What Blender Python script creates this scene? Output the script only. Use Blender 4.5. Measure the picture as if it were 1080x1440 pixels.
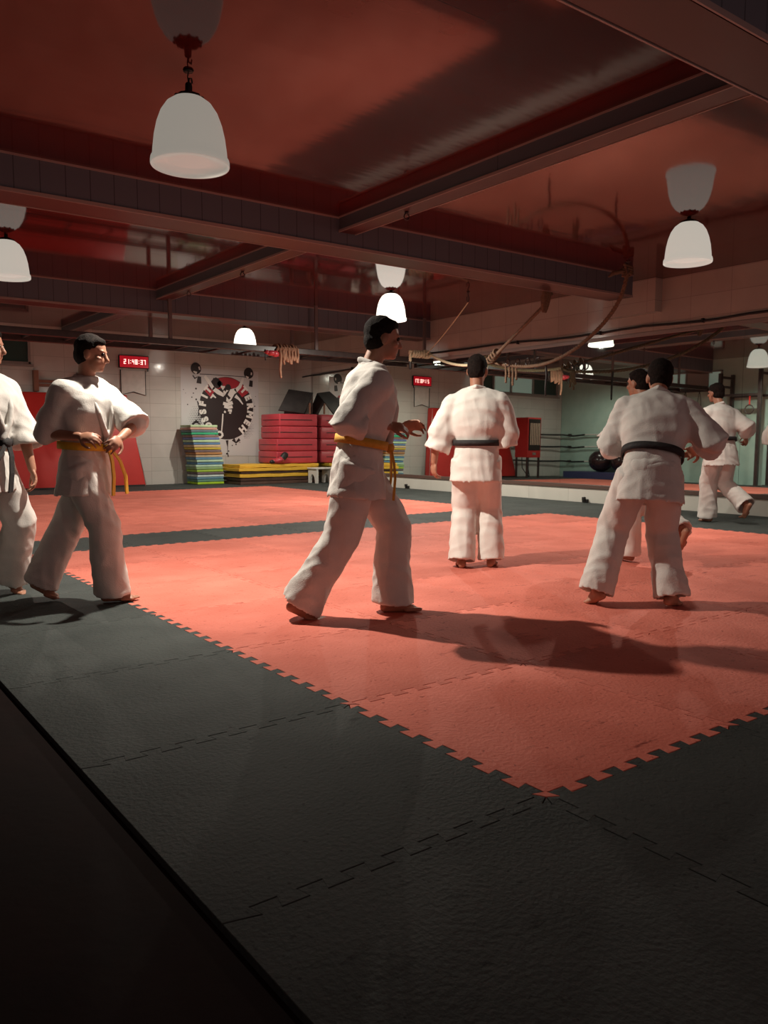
import bpy, bmesh, math, random
from mathutils import Vector, Matrix, noise
random.seed(4)
PI = math.pi
for o in list(bpy.data.objects):
    bpy.data.objects.remove(o, do_unlink=True)
S = bpy.context.scene
COL = S.collection

# ------------------------------------------------------------------ camera
CAM_H = 1.05
F_PX, PITCH, YAW = 1130.5, 0.09066, 0.6426
cd = bpy.data.cameras.new('camera')
cam = bpy.data.objects.new('camera', cd)
COL.objects.link(cam)
cam.location = (0, 0, CAM_H)
cam.rotation_euler = (PI / 2 - PITCH, 0, -YAW)
cd.sensor_fit = 'VERTICAL'
cd.sensor_height = 36.0
cd.lens = F_PX / 1440 * 36.0
cd.clip_start = 0.05
S.camera = cam
# ------------------------------------------------------------------ world and exposure
W = bpy.data.worlds.new('world')
S.world = W
W.use_nodes = True
bg = W.node_tree.nodes['Background']
bg.inputs[0].default_value = (0.26, 0.165, 0.15, 1)
bg.inputs[1].default_value = 1.0
S.view_settings.view_transform = 'Standard'
S.view_settings.look = 'None'
S.view_settings.gamma = 1.0
S.view_settings.use_curve_mapping = False
S.view_settings.exposure = 0.0
# pendant lamps: position, drop of the shade below the ceiling, glow of the opal glass, power of the bulb, half-angle
LAMPS = [
    ((2.24, 5.10), .17, .26, 580, 79, (.27, .10), 'nearest opal glass pendant lamp, hanging on a hook near the top left'),
    ((7.95, 5.15), .05, .47, 300, 78, (-.28, .20), 'opal glass pendant lamp at the right, in front of the wall above the mirror'),
    ((2.24, 10.35), .06, .46, 170, 84, (0, 0), 'opal glass pendant lamp cut by the left edge of the photo'),
    ((8.00, 10.50), .04, 1.8, 600, 88, (0, 0), 'bright opal glass pendant lamp between the two long ceiling beams, above the middle'),
    ((8.00, 15.60), .04, 1.8, 230, 89, (0, 0), 'small bright opal glass pendant lamp seen under the farthest beam, above the poster'),
    ((2.24, 15.60), .04, 1.3, 85, 89, (0, 0), 'opal glass pendant lamp by the far left corner, seen in the mirror'),
]
# ------------------------------------------------------------------ room numbers
XM, YB, ZC = 10.67, 18.04, 3.42
XL, YL0 = 0.40, 7.6
TX, TY, X0, Y0 = 0.989, 1.029, 1.75, 1.54

# ------------------------------------------------------------------ helpers
def tag(o, label=None, cat=None, group=None, kind=None):
    if label: o['label'] = label
    if cat: o['category'] = cat
    if group: o['group'] = group
    if kind: o['kind'] = kind
    return o

def empty(name, loc, label=None, cat=None, group=None, rz=0):
    o = bpy.data.objects.new(name, None)
    o.empty_display_size = .1
    COL.objects.link(o)
    o.location = loc
    o.rotation_euler.z = rz
    return tag(o, label, cat, group)

def link_mesh(name, me, mat=None, parent=None, smooth=False, loc=None):
    o = bpy.data.objects.new(name, me)
    COL.objects.link(o)
    if mat is not None:
        me.materials.clear()
        me.materials.append(mat)
    if smooth:
        me.shade_smooth()
    if parent is not None:
        o.parent = parent
    if loc is not None:
        o.location = loc
    return o

class MB:
    """collects shapes and links them as one mesh object"""
    def __init__(self):
        self.v, self.f = [], []
    def add(self, vs, fs):
        n = len(self.v)
        self.v += [tuple(p) for p in vs]
        self.f += [tuple(i + n for i in q) for q in fs]
        return self
    def box(self, a, b):
        x0, y0, z0 = a; x1, y1, z1 = b
        return self.add([(x0,y0,z0),(x1,y0,z0),(x1,y1,z0),(x0,y1,z0),(x0,y0,z1),(x1,y0,z1),(x1,y1,z1),(x0,y1,z1)],
                        [(0,3,2,1),(4,5,6,7),(0,1,5,4),(1,2,6,5),(2,3,7,6),(3,0,4,7)])
    def bar(self, p, q, w, h, up=(0,0,1)):
        """a square bar from p to q, w wide and h tall"""
        p, q = Vector(p), Vector(q)
        d = (q - p).normalized(); u = Vector(up)
        s = d.cross(u)
        if s.length < 1e-4: s = d.cross(Vector((1,0,0)))
        s.normalize(); u = s.cross(d).normalized()
        vs = []
        for c in (p, q):
            for i, j in ((-1,-1),(1,-1),(1,1),(-1,1)):
                vs.append(c + s * i * w / 2 + u * j * h / 2)
        return self.add(vs, [(3,2,1,0),(4,5,6,7),(0,1,5,4),(1,2,6,5),(2,3,7,6),(3,0,4,7)])
    def loft(self, rings, cap=True):
        n = len(rings[0]); vs = [p for r in rings for p in r]; fs = []
        for i in range(len(rings) - 1):
            for j in range(n):
                k = (j + 1) % n
                fs.append((i*n + j, i*n + k, (i+1)*n + k, (i+1)*n + j))
        if cap:
            fs.append(tuple(range(n - 1, -1, -1)))
            fs.append(tuple((len(rings) - 1) * n + j for j in range(n)))
        return self.add(vs, fs)
    def tube(self, pts, rad, n=12, round_ends=True, flat=None):
        """a tube through pts; rad is a number or a list; rounded ends"""
        P = [Vector(p) for p in pts]
        if not isinstance(rad, (list, tuple)): rad = [rad] * len(P)
        D = []
        for i in range(len(P)):
            a = P[max(i-1, 0)]; b = P[min(i+1, len(P)-1)]
            D.append((b - a).normalized())
        ref = Vector((0,0,1)) if abs(D[0].z) < .9 else Vector((0,1,0))
        if flat is not None: ref = Vector(flat[0])
        fr = flat[1] if flat is not None else 1.0
        u = (ref - D[0] * ref.dot(D[0])).normalized()
        rings = []
        for i, (p, d, r) in enumerate(zip(P, D, rad)):
            base = Vector(flat[0]) if flat is not None else u
            u = (base - d * base.dot(d)).normalized(); s = d.cross(u)
            def ring(c, q):
                return [c + s * math.cos(2*PI*k/n) * q + u * math.sin(2*PI*k/n) * q * fr for k in range(n)]
            if i == 0 and round_ends:
                for t in (80, 55, 28): rings.append(ring(p - d * r * math.sin(math.radians(t)), r * math.cos(math.radians(t))))
            rings.append(ring(p, r))
            if i == len(P) - 1 and round_ends:
                for t in (28, 55, 80): rings.append(ring(p + d * r * math.sin(math.radians(t)), r * math.cos(math.radians(t))))
        return self.loft(rings)
    def ball(self, c, r, n=16, m=10, M=None):
        """an ellipsoid, r = three half sizes, M rotates it"""
        if not isinstance(r, (list, tuple)): r = (r, r, r)
        c = Vector(c); rings = []
        for i in range(1, m):
            t = PI * i / m
            ring = []
            for k in range(n):
                a = 2*PI*k/n
                v = Vector((r[0]*math.sin(t)*math.cos(a), r[1]*math.sin(t)*math.sin(a), -r[2]*math.cos(t)))
                ring.append(c + (M @ v if M is not None else v))
            rings.append(ring)
        return self.loft(rings)
    def lathe(self, prof, c=(0,0,0), n=40, cap=True):
        c = Vector(c)
        return self.loft([[c + Vector((r*math.cos(2*PI*k/n), r*math.sin(2*PI*k/n), z)) for k in range(n)] for r, z in prof], cap)
    def prism(self, poly, f):
        """poly: 2-D outline; f(u, v, top) gives the 3-D point of the bottom (0) or top (1) copy"""
        n = len(poly)
        vs = [f(u, v, 0) for u, v in poly] + [f(u, v, 1) for u, v in poly]
        fs = [tuple(range(n - 1, -1, -1)), tuple(range(n, 2*n))]
        fs += [(i, (i+1) % n, n + (i+1) % n, n + i) for i in range(n)]
        return self.add(vs, fs)
    def mesh(self, name):
        me = bpy.data.meshes.new(name)
        me.from_pydata(self.v, [], self.f)
        me.validate()
        bm = bmesh.new(); bm.from_mesh(me)
        bmesh.ops.recalc_face_normals(bm, faces=bm.faces)
        bm.to_mesh(me); bm.free()
        return me
    def build(self, name, mat, parent=None, smooth=False, bevel=0, loc=None, seg=2):
        me = self.mesh(name)
        if bevel:
            bm = bmesh.new(); bm.from_mesh(me)
            ed = [e for e in bm.edges if len(e.link_faces) == 2 and e.calc_face_angle(0) > .5]
            bmesh.ops.bevel(bm, geom=ed, offset=bevel, segments=seg, affect='EDGES', profile=.5, clamp_overlap=True)
            bm.to_mesh(me); bm.free()
        return link_mesh(name, me, mat, parent, smooth, loc)

def remesh(mb, voxel, smooth=2, factor=.5):
    """one continuous surface out of overlapping closed shapes"""
    me = mb.mesh('raw')
    o = bpy.data.objects.new('raw', me); COL.objects.link(o)
    m = o.modifiers.new('r', 'REMESH'); m.mode = 'VOXEL'; m.voxel_size = voxel
    s = o.modifiers.new('s', 'SMOOTH'); s.iterations = smooth; s.factor = factor
    dg = bpy.context.evaluated_depsgraph_get(); dg.update()
    out = bpy.data.meshes.new_from_object(o.evaluated_get(dg))
    bpy.data.objects.remove(o, do_unlink=True)
    bpy.data.meshes.remove(me)
    return out

def catenary(p, q, sag, n=14):
    p, q = Vector(p), Vector(q)
    return [p.lerp(q, i / n) - Vector((0, 0, sag * 4 * (i/n) * (1 - i/n))) for i in range(n + 1)]

def twist_rope(mb, pts, r, pitch=None, n_str=3, steps=None):
    """a laid rope of three strands along pts"""
    P = [Vector(p) for p in pts]
    L = [0]
    for a, b in zip(P, P[1:]): L.append(L[-1] + (b - a).length)
    tot = L[-1]; pitch = pitch or r * 7
    N = max(8, min(260, int(tot / (pitch / 7))))
    def at(s):
        for i in range(len(P) - 1):
            if s <= L[i+1] or i == len(P) - 2:
                t = (s - L[i]) / max(1e-6, L[i+1] - L[i]); return P[i].lerp(P[i+1], min(1, max(0, t))), (P[i+1] - P[i]).normalized()
    for k in range(n_str):
        path = []
        for j in range(N + 1):
            s = tot * j / N; c, d = at(s)
            ref = Vector((0,0,1)) if abs(d.z) < .9 else Vector((0,1,0))
            u = (ref - d * ref.dot(d)).normalized(); w = d.cross(u)
            a = 2*PI*(s / pitch + k / n_str)
            path.append(c + (u * math.cos(a) + w * math.sin(a)) * r * .5)
        mb.tube(path, r * .56, n=6, round_ends=False)
    return mb

# ------------------------------------------------------------------ materials
def mat(name, col, rough=.6, spec=.5, metal=0, emit=None, es=1.0, ior=None):
    m = bpy.data.materials.new(name); m.use_nodes = True
    b = m.node_tree.nodes['Principled BSDF']
    b.inputs['Base Color'].default_value = (*col, 1)
    b.inputs['Roughness'].default_value = rough
    b.inputs['Specular IOR Level'].default_value = spec
    b.inputs['Metallic'].default_value = metal
    if ior: b.inputs['IOR'].default_value = ior
    if emit:
        b.inputs['Emission Color'].default_value = (*emit, 1)
        b.inputs['Emission Strength'].default_value = es
    return m

def nodes(m):
    nt = m.node_tree
    return nt, nt.nodes['Principled BSDF']

def noisy(name, c1, c2, scale=6, rough=.6, bump=0.0, bscale=None, spec=.5, detail=6, stretch=None, objrand=0.0, lo=.35, hi=.65):
    """a material whose colour wanders between two tones, with a fine bump"""
    m = mat(name, c1, rough, spec); nt, b = nodes(m)
    tc = nt.nodes.new('ShaderNodeTexCoord'); src = tc.outputs['Object']
    if stretch:
        mp = nt.nodes.new('ShaderNodeMapping'); mp.inputs['Scale'].default_value = stretch
        nt.links.new(src, mp.inputs[0]); src = mp.outputs[0]
    if objrand:
        oi = nt.nodes.new('ShaderNodeObjectInfo'); va = nt.nodes.new('ShaderNodeVectorMath'); va.operation = 'ADD'
        sc = nt.nodes.new('ShaderNodeVectorMath'); sc.operation = 'SCALE'; sc.inputs['Scale'].default_value = 37.0
        cx = nt.nodes.new('ShaderNodeCombineXYZ')
        for i in range(3): nt.links.new(oi.outputs['Random'], cx.inputs[i])
        nt.links.new(cx.outputs[0], sc.inputs[0]); nt.links.new(src, va.inputs[0]); nt.links.new(sc.outputs[0], va.inputs[1]); src = va.outputs[0]
    nz = nt.nodes.new('ShaderNodeTexNoise'); nz.inputs['Scale'].default_value = scale; nz.inputs['Detail'].default_value = detail
    nt.links.new(src, nz.inputs['Vector'])
    rp = nt.nodes.new('ShaderNodeValToRGB')
    rp.color_ramp.elements[0].position = lo; rp.color_ramp.elements[0].color = (*c1, 1)
    rp.color_ramp.elements[1].position = hi; rp.color_ramp.elements[1].color = (*c2, 1)
    nt.links.new(nz.outputs['Fac'], rp.inputs[0]); out = rp.outputs[0]
    if objrand:
        hs = nt.nodes.new('ShaderNodeHueSaturation'); mr = nt.nodes.new('ShaderNodeMapRange')
        mr.inputs['To Min'].default_value = 1 - objrand; mr.inputs['To Max'].default_value = 1 + objrand
        nt.links.new(oi.outputs['Random'], mr.inputs[0]); nt.links.new(mr.outputs[0], hs.inputs['Value']); nt.links.new(out, hs.inputs['Color']); out = hs.outputs[0]
    nt.links.new(out, b.inputs['Base Color'])
    if bump:
        n2 = nt.nodes.new('ShaderNodeTexNoise'); n2.inputs['Scale'].default_value = bscale or scale * 6; n2.inputs['Detail'].default_value = 5
        nt.links.new(src, n2.inputs['Vector'])
        bp = nt.nodes.new('ShaderNodeBump'); bp.inputs['Strength'].default_value = bump; bp.inputs['Distance'].default_value = .02
        nt.links.new(n2.outputs['Fac'], bp.inputs['Height']); nt.links.new(bp.outputs[0], b.inputs['Normal'])
    return m

def foam(name, c1, c2, mark, rough=.75):
    """foam mat: blotches, dark scuffs and short cuts"""
    m = noisy(name, c1, c2, 2.2, rough, .36, 60, .2, objrand=.10)
    nt, b = nodes(m)
    base = b.inputs['Base Color'].links[0].from_socket
    vec = [n for n in nt.nodes if n.type == 'TEX_NOISE'][0].inputs['Vector'].links[0].from_socket
    n3 = nt.nodes.new('ShaderNodeTexNoise'); n3.inputs['Scale'].default_value = 9; n3.inputs['Detail'].default_value = 9; n3.inputs['Roughness'].default_value = .72
    mp = nt.nodes.new('ShaderNodeMapping'); mp.inputs['Scale'].default_value = (.5, 1.6, 1); mp.inputs['Rotation'].default_value = (0, 0, .5)
    nt.links.new(vec, mp.inputs[0]); nt.links.new(mp.outputs[0], n3.inputs['Vector'])
    r3 = nt.nodes.new('ShaderNodeValToRGB'); r3.color_ramp.elements[0].position = .60; r3.color_ramp.elements[0].color = (0,0,0,1)
    r3.color_ramp.elements[1].position = .70; r3.color_ramp.elements[1].color = (.85,.85,.85,1)
    nt.links.new(n3.outputs['Fac'], r3.inputs[0])
    n4 = nt.nodes.new('ShaderNodeTexNoise'); n4.inputs['Scale'].default_value = 42; n4.inputs['Detail'].default_value = 3; nt.links.new(vec, n4.inputs['Vector'])
    r4 = nt.nodes.new('ShaderNodeValToRGB'); r4.color_ramp.elements[0].position = .66; r4.color_ramp.elements[0].color = (0,0,0,1)
    r4.color_ramp.elements[1].position = .73; r4.color_ramp.elements[1].color = (.7,.7,.7,1); nt.links.new(n4.outputs['Fac'], r4.inputs[0])
    ad = nt.nodes.new('ShaderNodeMath'); ad.operation = 'MAXIMUM'; nt.links.new(r3.outputs[0], ad.inputs[0]); nt.links.new(r4.outputs[0], ad.inputs[1])
    mx = nt.nodes.new('ShaderNodeMix'); mx.data_type = 'RGBA'; mx.inputs['B'].default_value = (*mark, 1)
    nt.links.new(ad.outputs[0], mx.inputs['Factor']); nt.links.new(base, mx.inputs['A']); nt.links.new(mx.outputs['Result'], b.inputs['Base Color'])
    return m

def tiled(name, c1, c2, grout, w, h, axis, rough=.12, bump=.25, off=0.0):
    """glazed wall tiles; axis says which object axes span the wall"""
    m = mat(name, c1, rough, .6); nt, b = nodes(m)
    tc = nt.nodes.new('ShaderNodeTexCoord'); sp = nt.nodes.new('ShaderNodeSeparateXYZ'); cb = nt.nodes.new('ShaderNodeCombineXYZ')
    nt.links.new(tc.outputs['Object'], sp.inputs[0]); nt.links.new(sp.outputs[axis[0]], cb.inputs[0]); nt.links.new(sp.outputs[axis[1]], cb.inputs[1])
    br = nt.nodes.new('ShaderNodeTexBrick'); br.offset = off; br.inputs['Scale'].default_value = 1
    br.inputs['Brick Width'].default_value = w; br.inputs['Row Height'].default_value = h; br.inputs['Mortar Size'].default_value = .004
    br.inputs['Mortar Smooth'].default_value = .3; br.inputs['Bias'].default_value = -.2
    br.inputs['Color1'].default_value = (*c1, 1); br.inputs['Color2'].default_value = (*c2, 1); br.inputs['Mortar'].default_value = (*grout, 1)
    nt.links.new(cb.outputs[0], br.inputs['Vector'])
    nz = nt.nodes.new('ShaderNodeTexNoise'); nz.inputs['Scale'].default_value = 1.4; nz.inputs['Detail'].default_value = 7; nz.inputs['Distortion'].default_value = 1.2
    nt.links.new(tc.outputs['Object'], nz.inputs['Vector'])
    mr = nt.nodes.new('ShaderNodeMapRange'); mr.inputs['To Min'].default_value = .82; mr.inputs['To Max'].default_value = 1.08
    nt.links.new(nz.outputs['Fac'], mr.inputs[0])
    hs = nt.nodes.new('ShaderNodeHueSaturation'); nt.links.new(mr.outputs[0], hs.inputs['Value']); nt.links.new(br.outputs['Color'], hs.inputs['Color'])
    nt.links.new(hs.outputs[0], b.inputs['Base Color'])
    bp = nt.nodes.new('ShaderNodeBump'); bp.inputs['Strength'].default_value = bump; bp.inputs['Distance'].default_value = .004; bp.invert = True
    nt.links.new(br.outputs['Fac'], bp.inputs['Height'])
    n2 = nt.nodes.new('ShaderNodeTexNoise'); n2.inputs['Scale'].default_value = 3.5; nt.links.new(tc.outputs['Object'], n2.inputs['Vector'])
    b2 = nt.nodes.new('ShaderNodeBump'); b2.inputs['Strength'].default_value = .12; b2.inputs['Distance'].default_value = .02
    nt.links.new(n2.outputs['Fac'], b2.inputs['Height']); nt.links.new(bp.outputs[0], b2.inputs['Normal']); nt.links.new(b2.outputs[0], b.inputs['Normal'])
    return m

def ceiling_mat():
    """glossy dark red plastic panels with faint joints"""
    m = mat('red_ceiling_panel', (.20, .024, .017), .075, .5, ior=1.36); nt, b = nodes(m)
    tc = nt.nodes.new('ShaderNodeTexCoord'); sp = nt.nodes.new('ShaderNodeSeparateXYZ'); nt.links.new(tc.outputs['Object'], sp.inputs[0])
    b.inputs['Specular Tint'].default_value = (1, .74, .70, 1)
    md = nt.nodes.new('ShaderNodeMath'); md.operation = 'PINGPONG'; md.inputs[1].default_value = .125; nt.links.new(sp.outputs['Y'], md.inputs[0])
    lt = nt.nodes.new('ShaderNodeMath'); lt.operation = 'LESS_THAN'; lt.inputs[1].default_value = .0025; nt.links.new(md.outputs[0], lt.inputs[0])
    nz = nt.nodes.new('ShaderNodeTexNoise'); nz.inputs['Scale'].default_value = 1.1; nz.inputs['Detail'].default_value = 3; nt.links.new(tc.outputs['Object'], nz.inputs['Vector'])
    rp = nt.nodes.new('ShaderNodeValToRGB'); rp.color_ramp.elements[0].position = .3; rp.color_ramp.elements[0].color = (.060, .0068, .005, 1)
    rp.color_ramp.elements[1].position = .7; rp.color_ramp.elements[1].color = (.085, .0095, .007, 1); nt.links.new(nz.outputs['Fac'], rp.inputs[0])
    mx = nt.nodes.new('ShaderNodeMix'); mx.data_type = 'RGBA'; mx.inputs['B'].default_value = (.035, .006, .005, 1)
    nt.links.new(lt.outputs[0], mx.inputs['Factor']); nt.links.new(rp.outputs[0], mx.inputs['A']); nt.links.new(mx.outputs['Result'], b.inputs['Base Color'])
    bp = nt.nodes.new('ShaderNodeBump'); bp.inputs['Strength'].default_value = .05; bp.inputs['Distance'].default_value = .02
    n2 = nt.nodes.new('ShaderNodeTexNoise'); n2.inputs['Scale'].default_value = 2.2; n2.inputs['Detail'].default_value = 2
    mp = nt.nodes.new('ShaderNodeMapping'); mp.inputs['Scale'].default_value = (.35, 2.2, 1)
    nt.links.new(tc.outputs['Object'], mp.inputs[0]); nt.links.new(mp.outputs[0], n2.inputs['Vector'])
    nt.links.new(n2.outputs['Fac'], bp.inputs['Height']); nt.links.new(bp.outputs[0], b.inputs['Normal'])
    return m

def clad(name, c1, c2, axis, pitch=.2, rough=.35):
    """narrow cladding boards with dark joints along one axis"""
    m = mat(name, c1, rough, .4); nt, b = nodes(m)
    tc = nt.nodes.new('ShaderNodeTexCoord'); sp = nt.nodes.new('ShaderNodeSeparateXYZ'); nt.links.new(tc.outputs['Object'], sp.inputs[0])
    md = nt.nodes.new('ShaderNodeMath'); md.operation = 'PINGPONG'; md.inputs[1].default_value = pitch / 2; nt.links.new(sp.outputs[axis], md.inputs[0])
    lt = nt.nodes.new('ShaderNodeMath'); lt.operation = 'LESS_THAN'; lt.inputs[1].default_value = .0045; nt.links.new(md.outputs[0], lt.inputs[0])
    mx = nt.nodes.new('ShaderNodeMix'); mx.data_type = 'RGBA'; mx.inputs['A'].default_value = (*c1, 1); mx.inputs['B'].default_value = (*c2, 1)
    nt.links.new(lt.outputs[0], mx.inputs['Factor']); nt.links.new(mx.outputs['Result'], b.inputs['Base Color'])
    return m

M = {}
M['red_mat'] = foam('coral_foam', (.58, .15, .105), (.70, .20, .145), (.23, .035, .025))
M['grey_mat'] = foam('dark_grey_foam', (.039, .047, .045), (.057, .066, .063), (.013, .015, .015))
M['base_floor'] = noisy('maroon_floor', (.010, .004, .0035), (.014, .005, .004), 3, .8, .1, spec=.1)
M['back_tile'] = tiled('white_wall_tile', (.56, .55, .51), (.60, .585, .545), (.36, .35, .32), .62, .31, ('X', 'Z'), .14)
M['mirror_wall_tile'] = tiled('beige_wall_tile', (.46, .41, .36), (.50, .45, .395), (.33, .29, .26), .62, .31, ('Y', 'Z'), .16)
M['plinth_tile'] = tiled('pale_plinth_tile', (.60, .60, .54), (.65, .64, .58), (.42, .42, .38), .9, .4, ('Y', 'Z'), .35)
M['teal_wall'] = noisy('teal_wall_paint', (.36, .53, .47), (.42, .59, .52), 2.5, .55, .05)
M['dark_wall'] = noisy('brown_grey_wall', (.20, .17, .15), (.25, .21, .19), 2, .6, .05)
M['ceiling'] = ceiling_mat()
M['beam_x'] = clad('grey_beam_cladding', (.125, .13, .155), (.05, .05, .058), 'X', .21)
M['beam_y'] = clad('grey_beam_cladding_side', (.11, .112, .13), (.05, .05, .055), 'Y', 5.0)
M['beam_under'] = mat('beam_red_underside', (.065, .016, .013), .35, .4)
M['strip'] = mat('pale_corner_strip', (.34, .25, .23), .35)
M['mirror'] = mat('mirror_silver', (.78, .86, .82), .015, .5, 1.0)
M['frame_dark'] = mat('brown_trim', (.10, .062, .05), .45)
M['frame_grey'] = mat('grey_trim', (.28, .25, .23), .4)
M['steel_dark'] = noisy('dark_painted_steel', (.028, .02, .02), (.045, .032, .03), 12, .35, .05)
M['steel'] = mat('bright_steel', (.5, .47, .44), .3, .5, .9)
M['grey_rod'] = mat('grey_rod', (.16, .13, .125), .4, .5, .3)
M['cable'] = mat('black_cable', (.012, .011, .011), .5)
M['rope_brown'] = noisy('brown_rope', (.12, .07, .043), (.18, .11, .066), 30, .85)
M['rope_pale'] = noisy('pale_rope', (.50, .42, .27), (.62, .53, .36), 30, .85)
M['rope_rust'] = noisy('rust_strap', (.22, .115, .07), (.29, .155, .095), 20, .8)
M['black'] = mat('black_plastic', (.014, .012, .012), .45)
M['black_foam'] = noisy('black_foam', (.022, .019, .019), (.035, .03, .029), 5, .7, .1)
M['opal_metal'] = mat('lamp_cap_metal', (.05, .04, .035), .45, .5, .6)
M['vinyl_red'] = noisy('red_vinyl', (.50, .026, .022), (.56, .034, .028), 3, .38, .06, 8)
M['vinyl_rose'] = noisy('crimson_vinyl', (.43, .040, .058), (.50, .055, .072), 4, .32, .08, 9)
M['yellow_foam'] = noisy('yellow_foam', (.70, .42, .035), (.78, .48, .05), 6, .6, .1)
M['brown_foam'] = noisy('dark_brown_foam', (.07, .035, .025), (.10, .05, .035), 6, .6, .1)
M['white_plastic'] = mat('white_plastic', (.62, .61, .57), .4)
M['poster'] = mat('banner_vinyl', (.56, .56, .565), .45)
M['ink'] = mat('black_ink', (.022, .014, .015), .5)
M['ink_red'] = mat('red_ink', (.36, .022, .035), .45)
M['ink_white'] = mat('white_ink', (.72, .71, .68), .5)
M['led_panel'] = mat('red_clock_face', (.25, .005, .01), .3, .5, 0, (1, .01, .03), .3)
M['led'] = mat('lit_digit', (1, .5, .45), .4, .5, 0, (1, .62, .55), 1.5)
M['wood'] = noisy('brown_wood', (.20, .085, .05), (.26, .115, .07), 9, .5, .05, stretch=(1, 1, .2))
M['heater_red'] = mat('heater_red_enamel', (.36, .022, .02), .35)
M['heater_dark'] = mat('heater_grille_dark', (.03, .022, .02), .4, .5, .5)
M['ceramic'] = mat('heater_ceramic', (.42, .33, .25), .5)
M['window_glass'] = mat('night_window_glass', (.05, .10, .09), .05, .6)
M['window_frosted_glow'] = mat('frosted_glass_glow', (.55, .75, .68), .25, .5, 0, (.55, .85, .74), .10)  # faint teal emission added to the glass, standing in for reflected lamps
M['blue_mat'] = mat('navy_mat', (.035, .045, .12), .55)
M['ball'] = mat('dark_ball_rubber', (.03, .018, .02), .22)
M['cloth_white'] = noisy('white_cloth', (.60, .60, .56), (.68, .67, .63), 8, .85, .1)
M['gi'] = noisy('white_cotton', (.70, .68, .635), (.76, .74, .69), 7, .9, .18, 160)
M['gi_grey'] = noisy('off_white_cotton', (.60, .58, .55), (.66, .64, .60), 7, .9, .18, 160)
M['skin'] = noisy('skin', (.34, .155, .095), (.40, .19, .12), 9, .5, .04, 120)
M['hair'] = noisy('dark_hair', (.008, .0055, .005), (.018, .012, .010), 60, .85, .5, 180, spec=.12)
M['belt_black'] = noisy('black_belt', (.010, .009, .010), (.02, .018, .018), 40, .75, .2, 120)
M['belt_yellow'] = noisy('yellow_belt', (.62, .37, .02), (.70, .44, .03), 40, .75, .2, 120)
M['belt_orange'] = noisy('orange_belt', (.58, .30, .03), (.66, .36, .045), 40, .75, .2, 120)
M['eye'] = mat('dark_eye', (.03, .02, .015), .2)
# ------------------------------------------------------------------ the setting
def struct(name, mb, m, parent=None, bevel=0, smooth=False):
    o = mb.build(name, m, parent, smooth, bevel)
    o['kind'] = 'structure'
    return o

struct('floor', MB().box((-3.2, -1.0, -.14), (XM + .2, YB + .2, -.022)), M['base_floor'])
struct('ceiling', MB().box((-3.2, -1.0, ZC), (XM + .2, YB + .2, ZC + .1)), M['ceiling'])
# back wall, with an opening for the high window at its left end
WX0, WX1, WZ0, WZ1 = .62, 4.28, 2.60, 3.16
bw = MB()
bw.box((XL - .2, YB, -.02), (WX0, YB + .2, ZC)).box((WX1, YB, -.02), (XM + .2, YB + .2, ZC))
bw.box((WX0, YB, -.02), (WX1, YB + .2, WZ0)).box((WX0, YB, WZ1), (WX1, YB + .2, ZC))
struct('wall_back', bw, M['back_tile'])
struct('wall_left', MB().box((XL - .2, YL0, -.02), (XL, YB, ZC)), M['teal_wall'])
struct('wall_left_return', MB().box((-3.2, YL0, -.02), (XL - .2, YL0 + .2, ZC)), M['dark_wall'])
struct('wall_left_front', MB().box((-3.4, -1.0, -.02), (-3.2, YL0 + .2, ZC)), M['dark_wall'])
wr = MB()
wr.box((XM, -1.0, -.02), (XM + .2, YB, ZC))
struct('wall_right', wr, M['mirror_wall_tile'])
struct('wall_right_upper', MB().box((XM - .028, -1.0, 2.67), (XM, 17.22, ZC)), M['mirror_wall_tile'])
struct('wall_right_corner', MB().box((XM - .028, 17.22, -.02), (XM, YB, ZC)), M['back_tile'])
struct('wall_right_plinth', MB().box((XM - .035, -1.0, -.02), (XM, 17.22, .235)), M['plinth_tile'])
struct('trim_1', MB().box((XM - .06, -1.0, .235), (XM, 17.22, .30)), M['frame_dark'], bevel=.006)
struct('trim_2', MB().box((XM - .04, -1.0, 2.61), (XM, 17.22, 2.67)), M['frame_grey'], bevel=.006)
struct('trim_3', MB().box((XM - .045, 17.19, .30), (XM, 17.22, 2.61)), M['frame_grey'])
# pilaster head above the mirror where the long beam lands
struct('wall_right_pilaster', MB().box((XM - .20, 7.30, 2.93), (XM - .028, 8.25, ZC)), M['mirror_wall_tile'])

# window in the back wall
wf = MB()
for a, b in (((WX0, WZ0), (WX1, WZ0 + .05)), ((WX0, WZ1 - .05), (WX1, WZ1)), ((WX0, WZ0), (WX0 + .05, WZ1)), ((WX1 - .05, WZ0), (WX1, WZ1)),
             ((1.78, WZ0), (1.83, WZ1)), ((2.78, WZ0), (2.83, WZ1)), ((3.55, WZ0), (3.60, WZ1))):
    wf.box((a[0], YB - .03, a[1]), (b[0], YB + .08, b[1]))
win = struct('window_1', wf, M['frame_grey'], bevel=.004)
struct('window_sill', MB().box((WX0 - .05, YB - .06, WZ0 - .05), (WX1 + .05, YB + .02, WZ0)), M['frame_grey'], win)
for a, b, m in ((WX0 + .05, 1.78, 'window_glass'), (1.83, 2.78, 'window_frosted_glow'), (2.83, 3.55, 'window_frosted_glow'), (3.60, WX1 - .05, 'window_glass')):
    struct('window_pane', MB().box((a, YB + .03, WZ0 + .05), (b, YB + .045, WZ1 - .05)), M[m], win)

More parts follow.
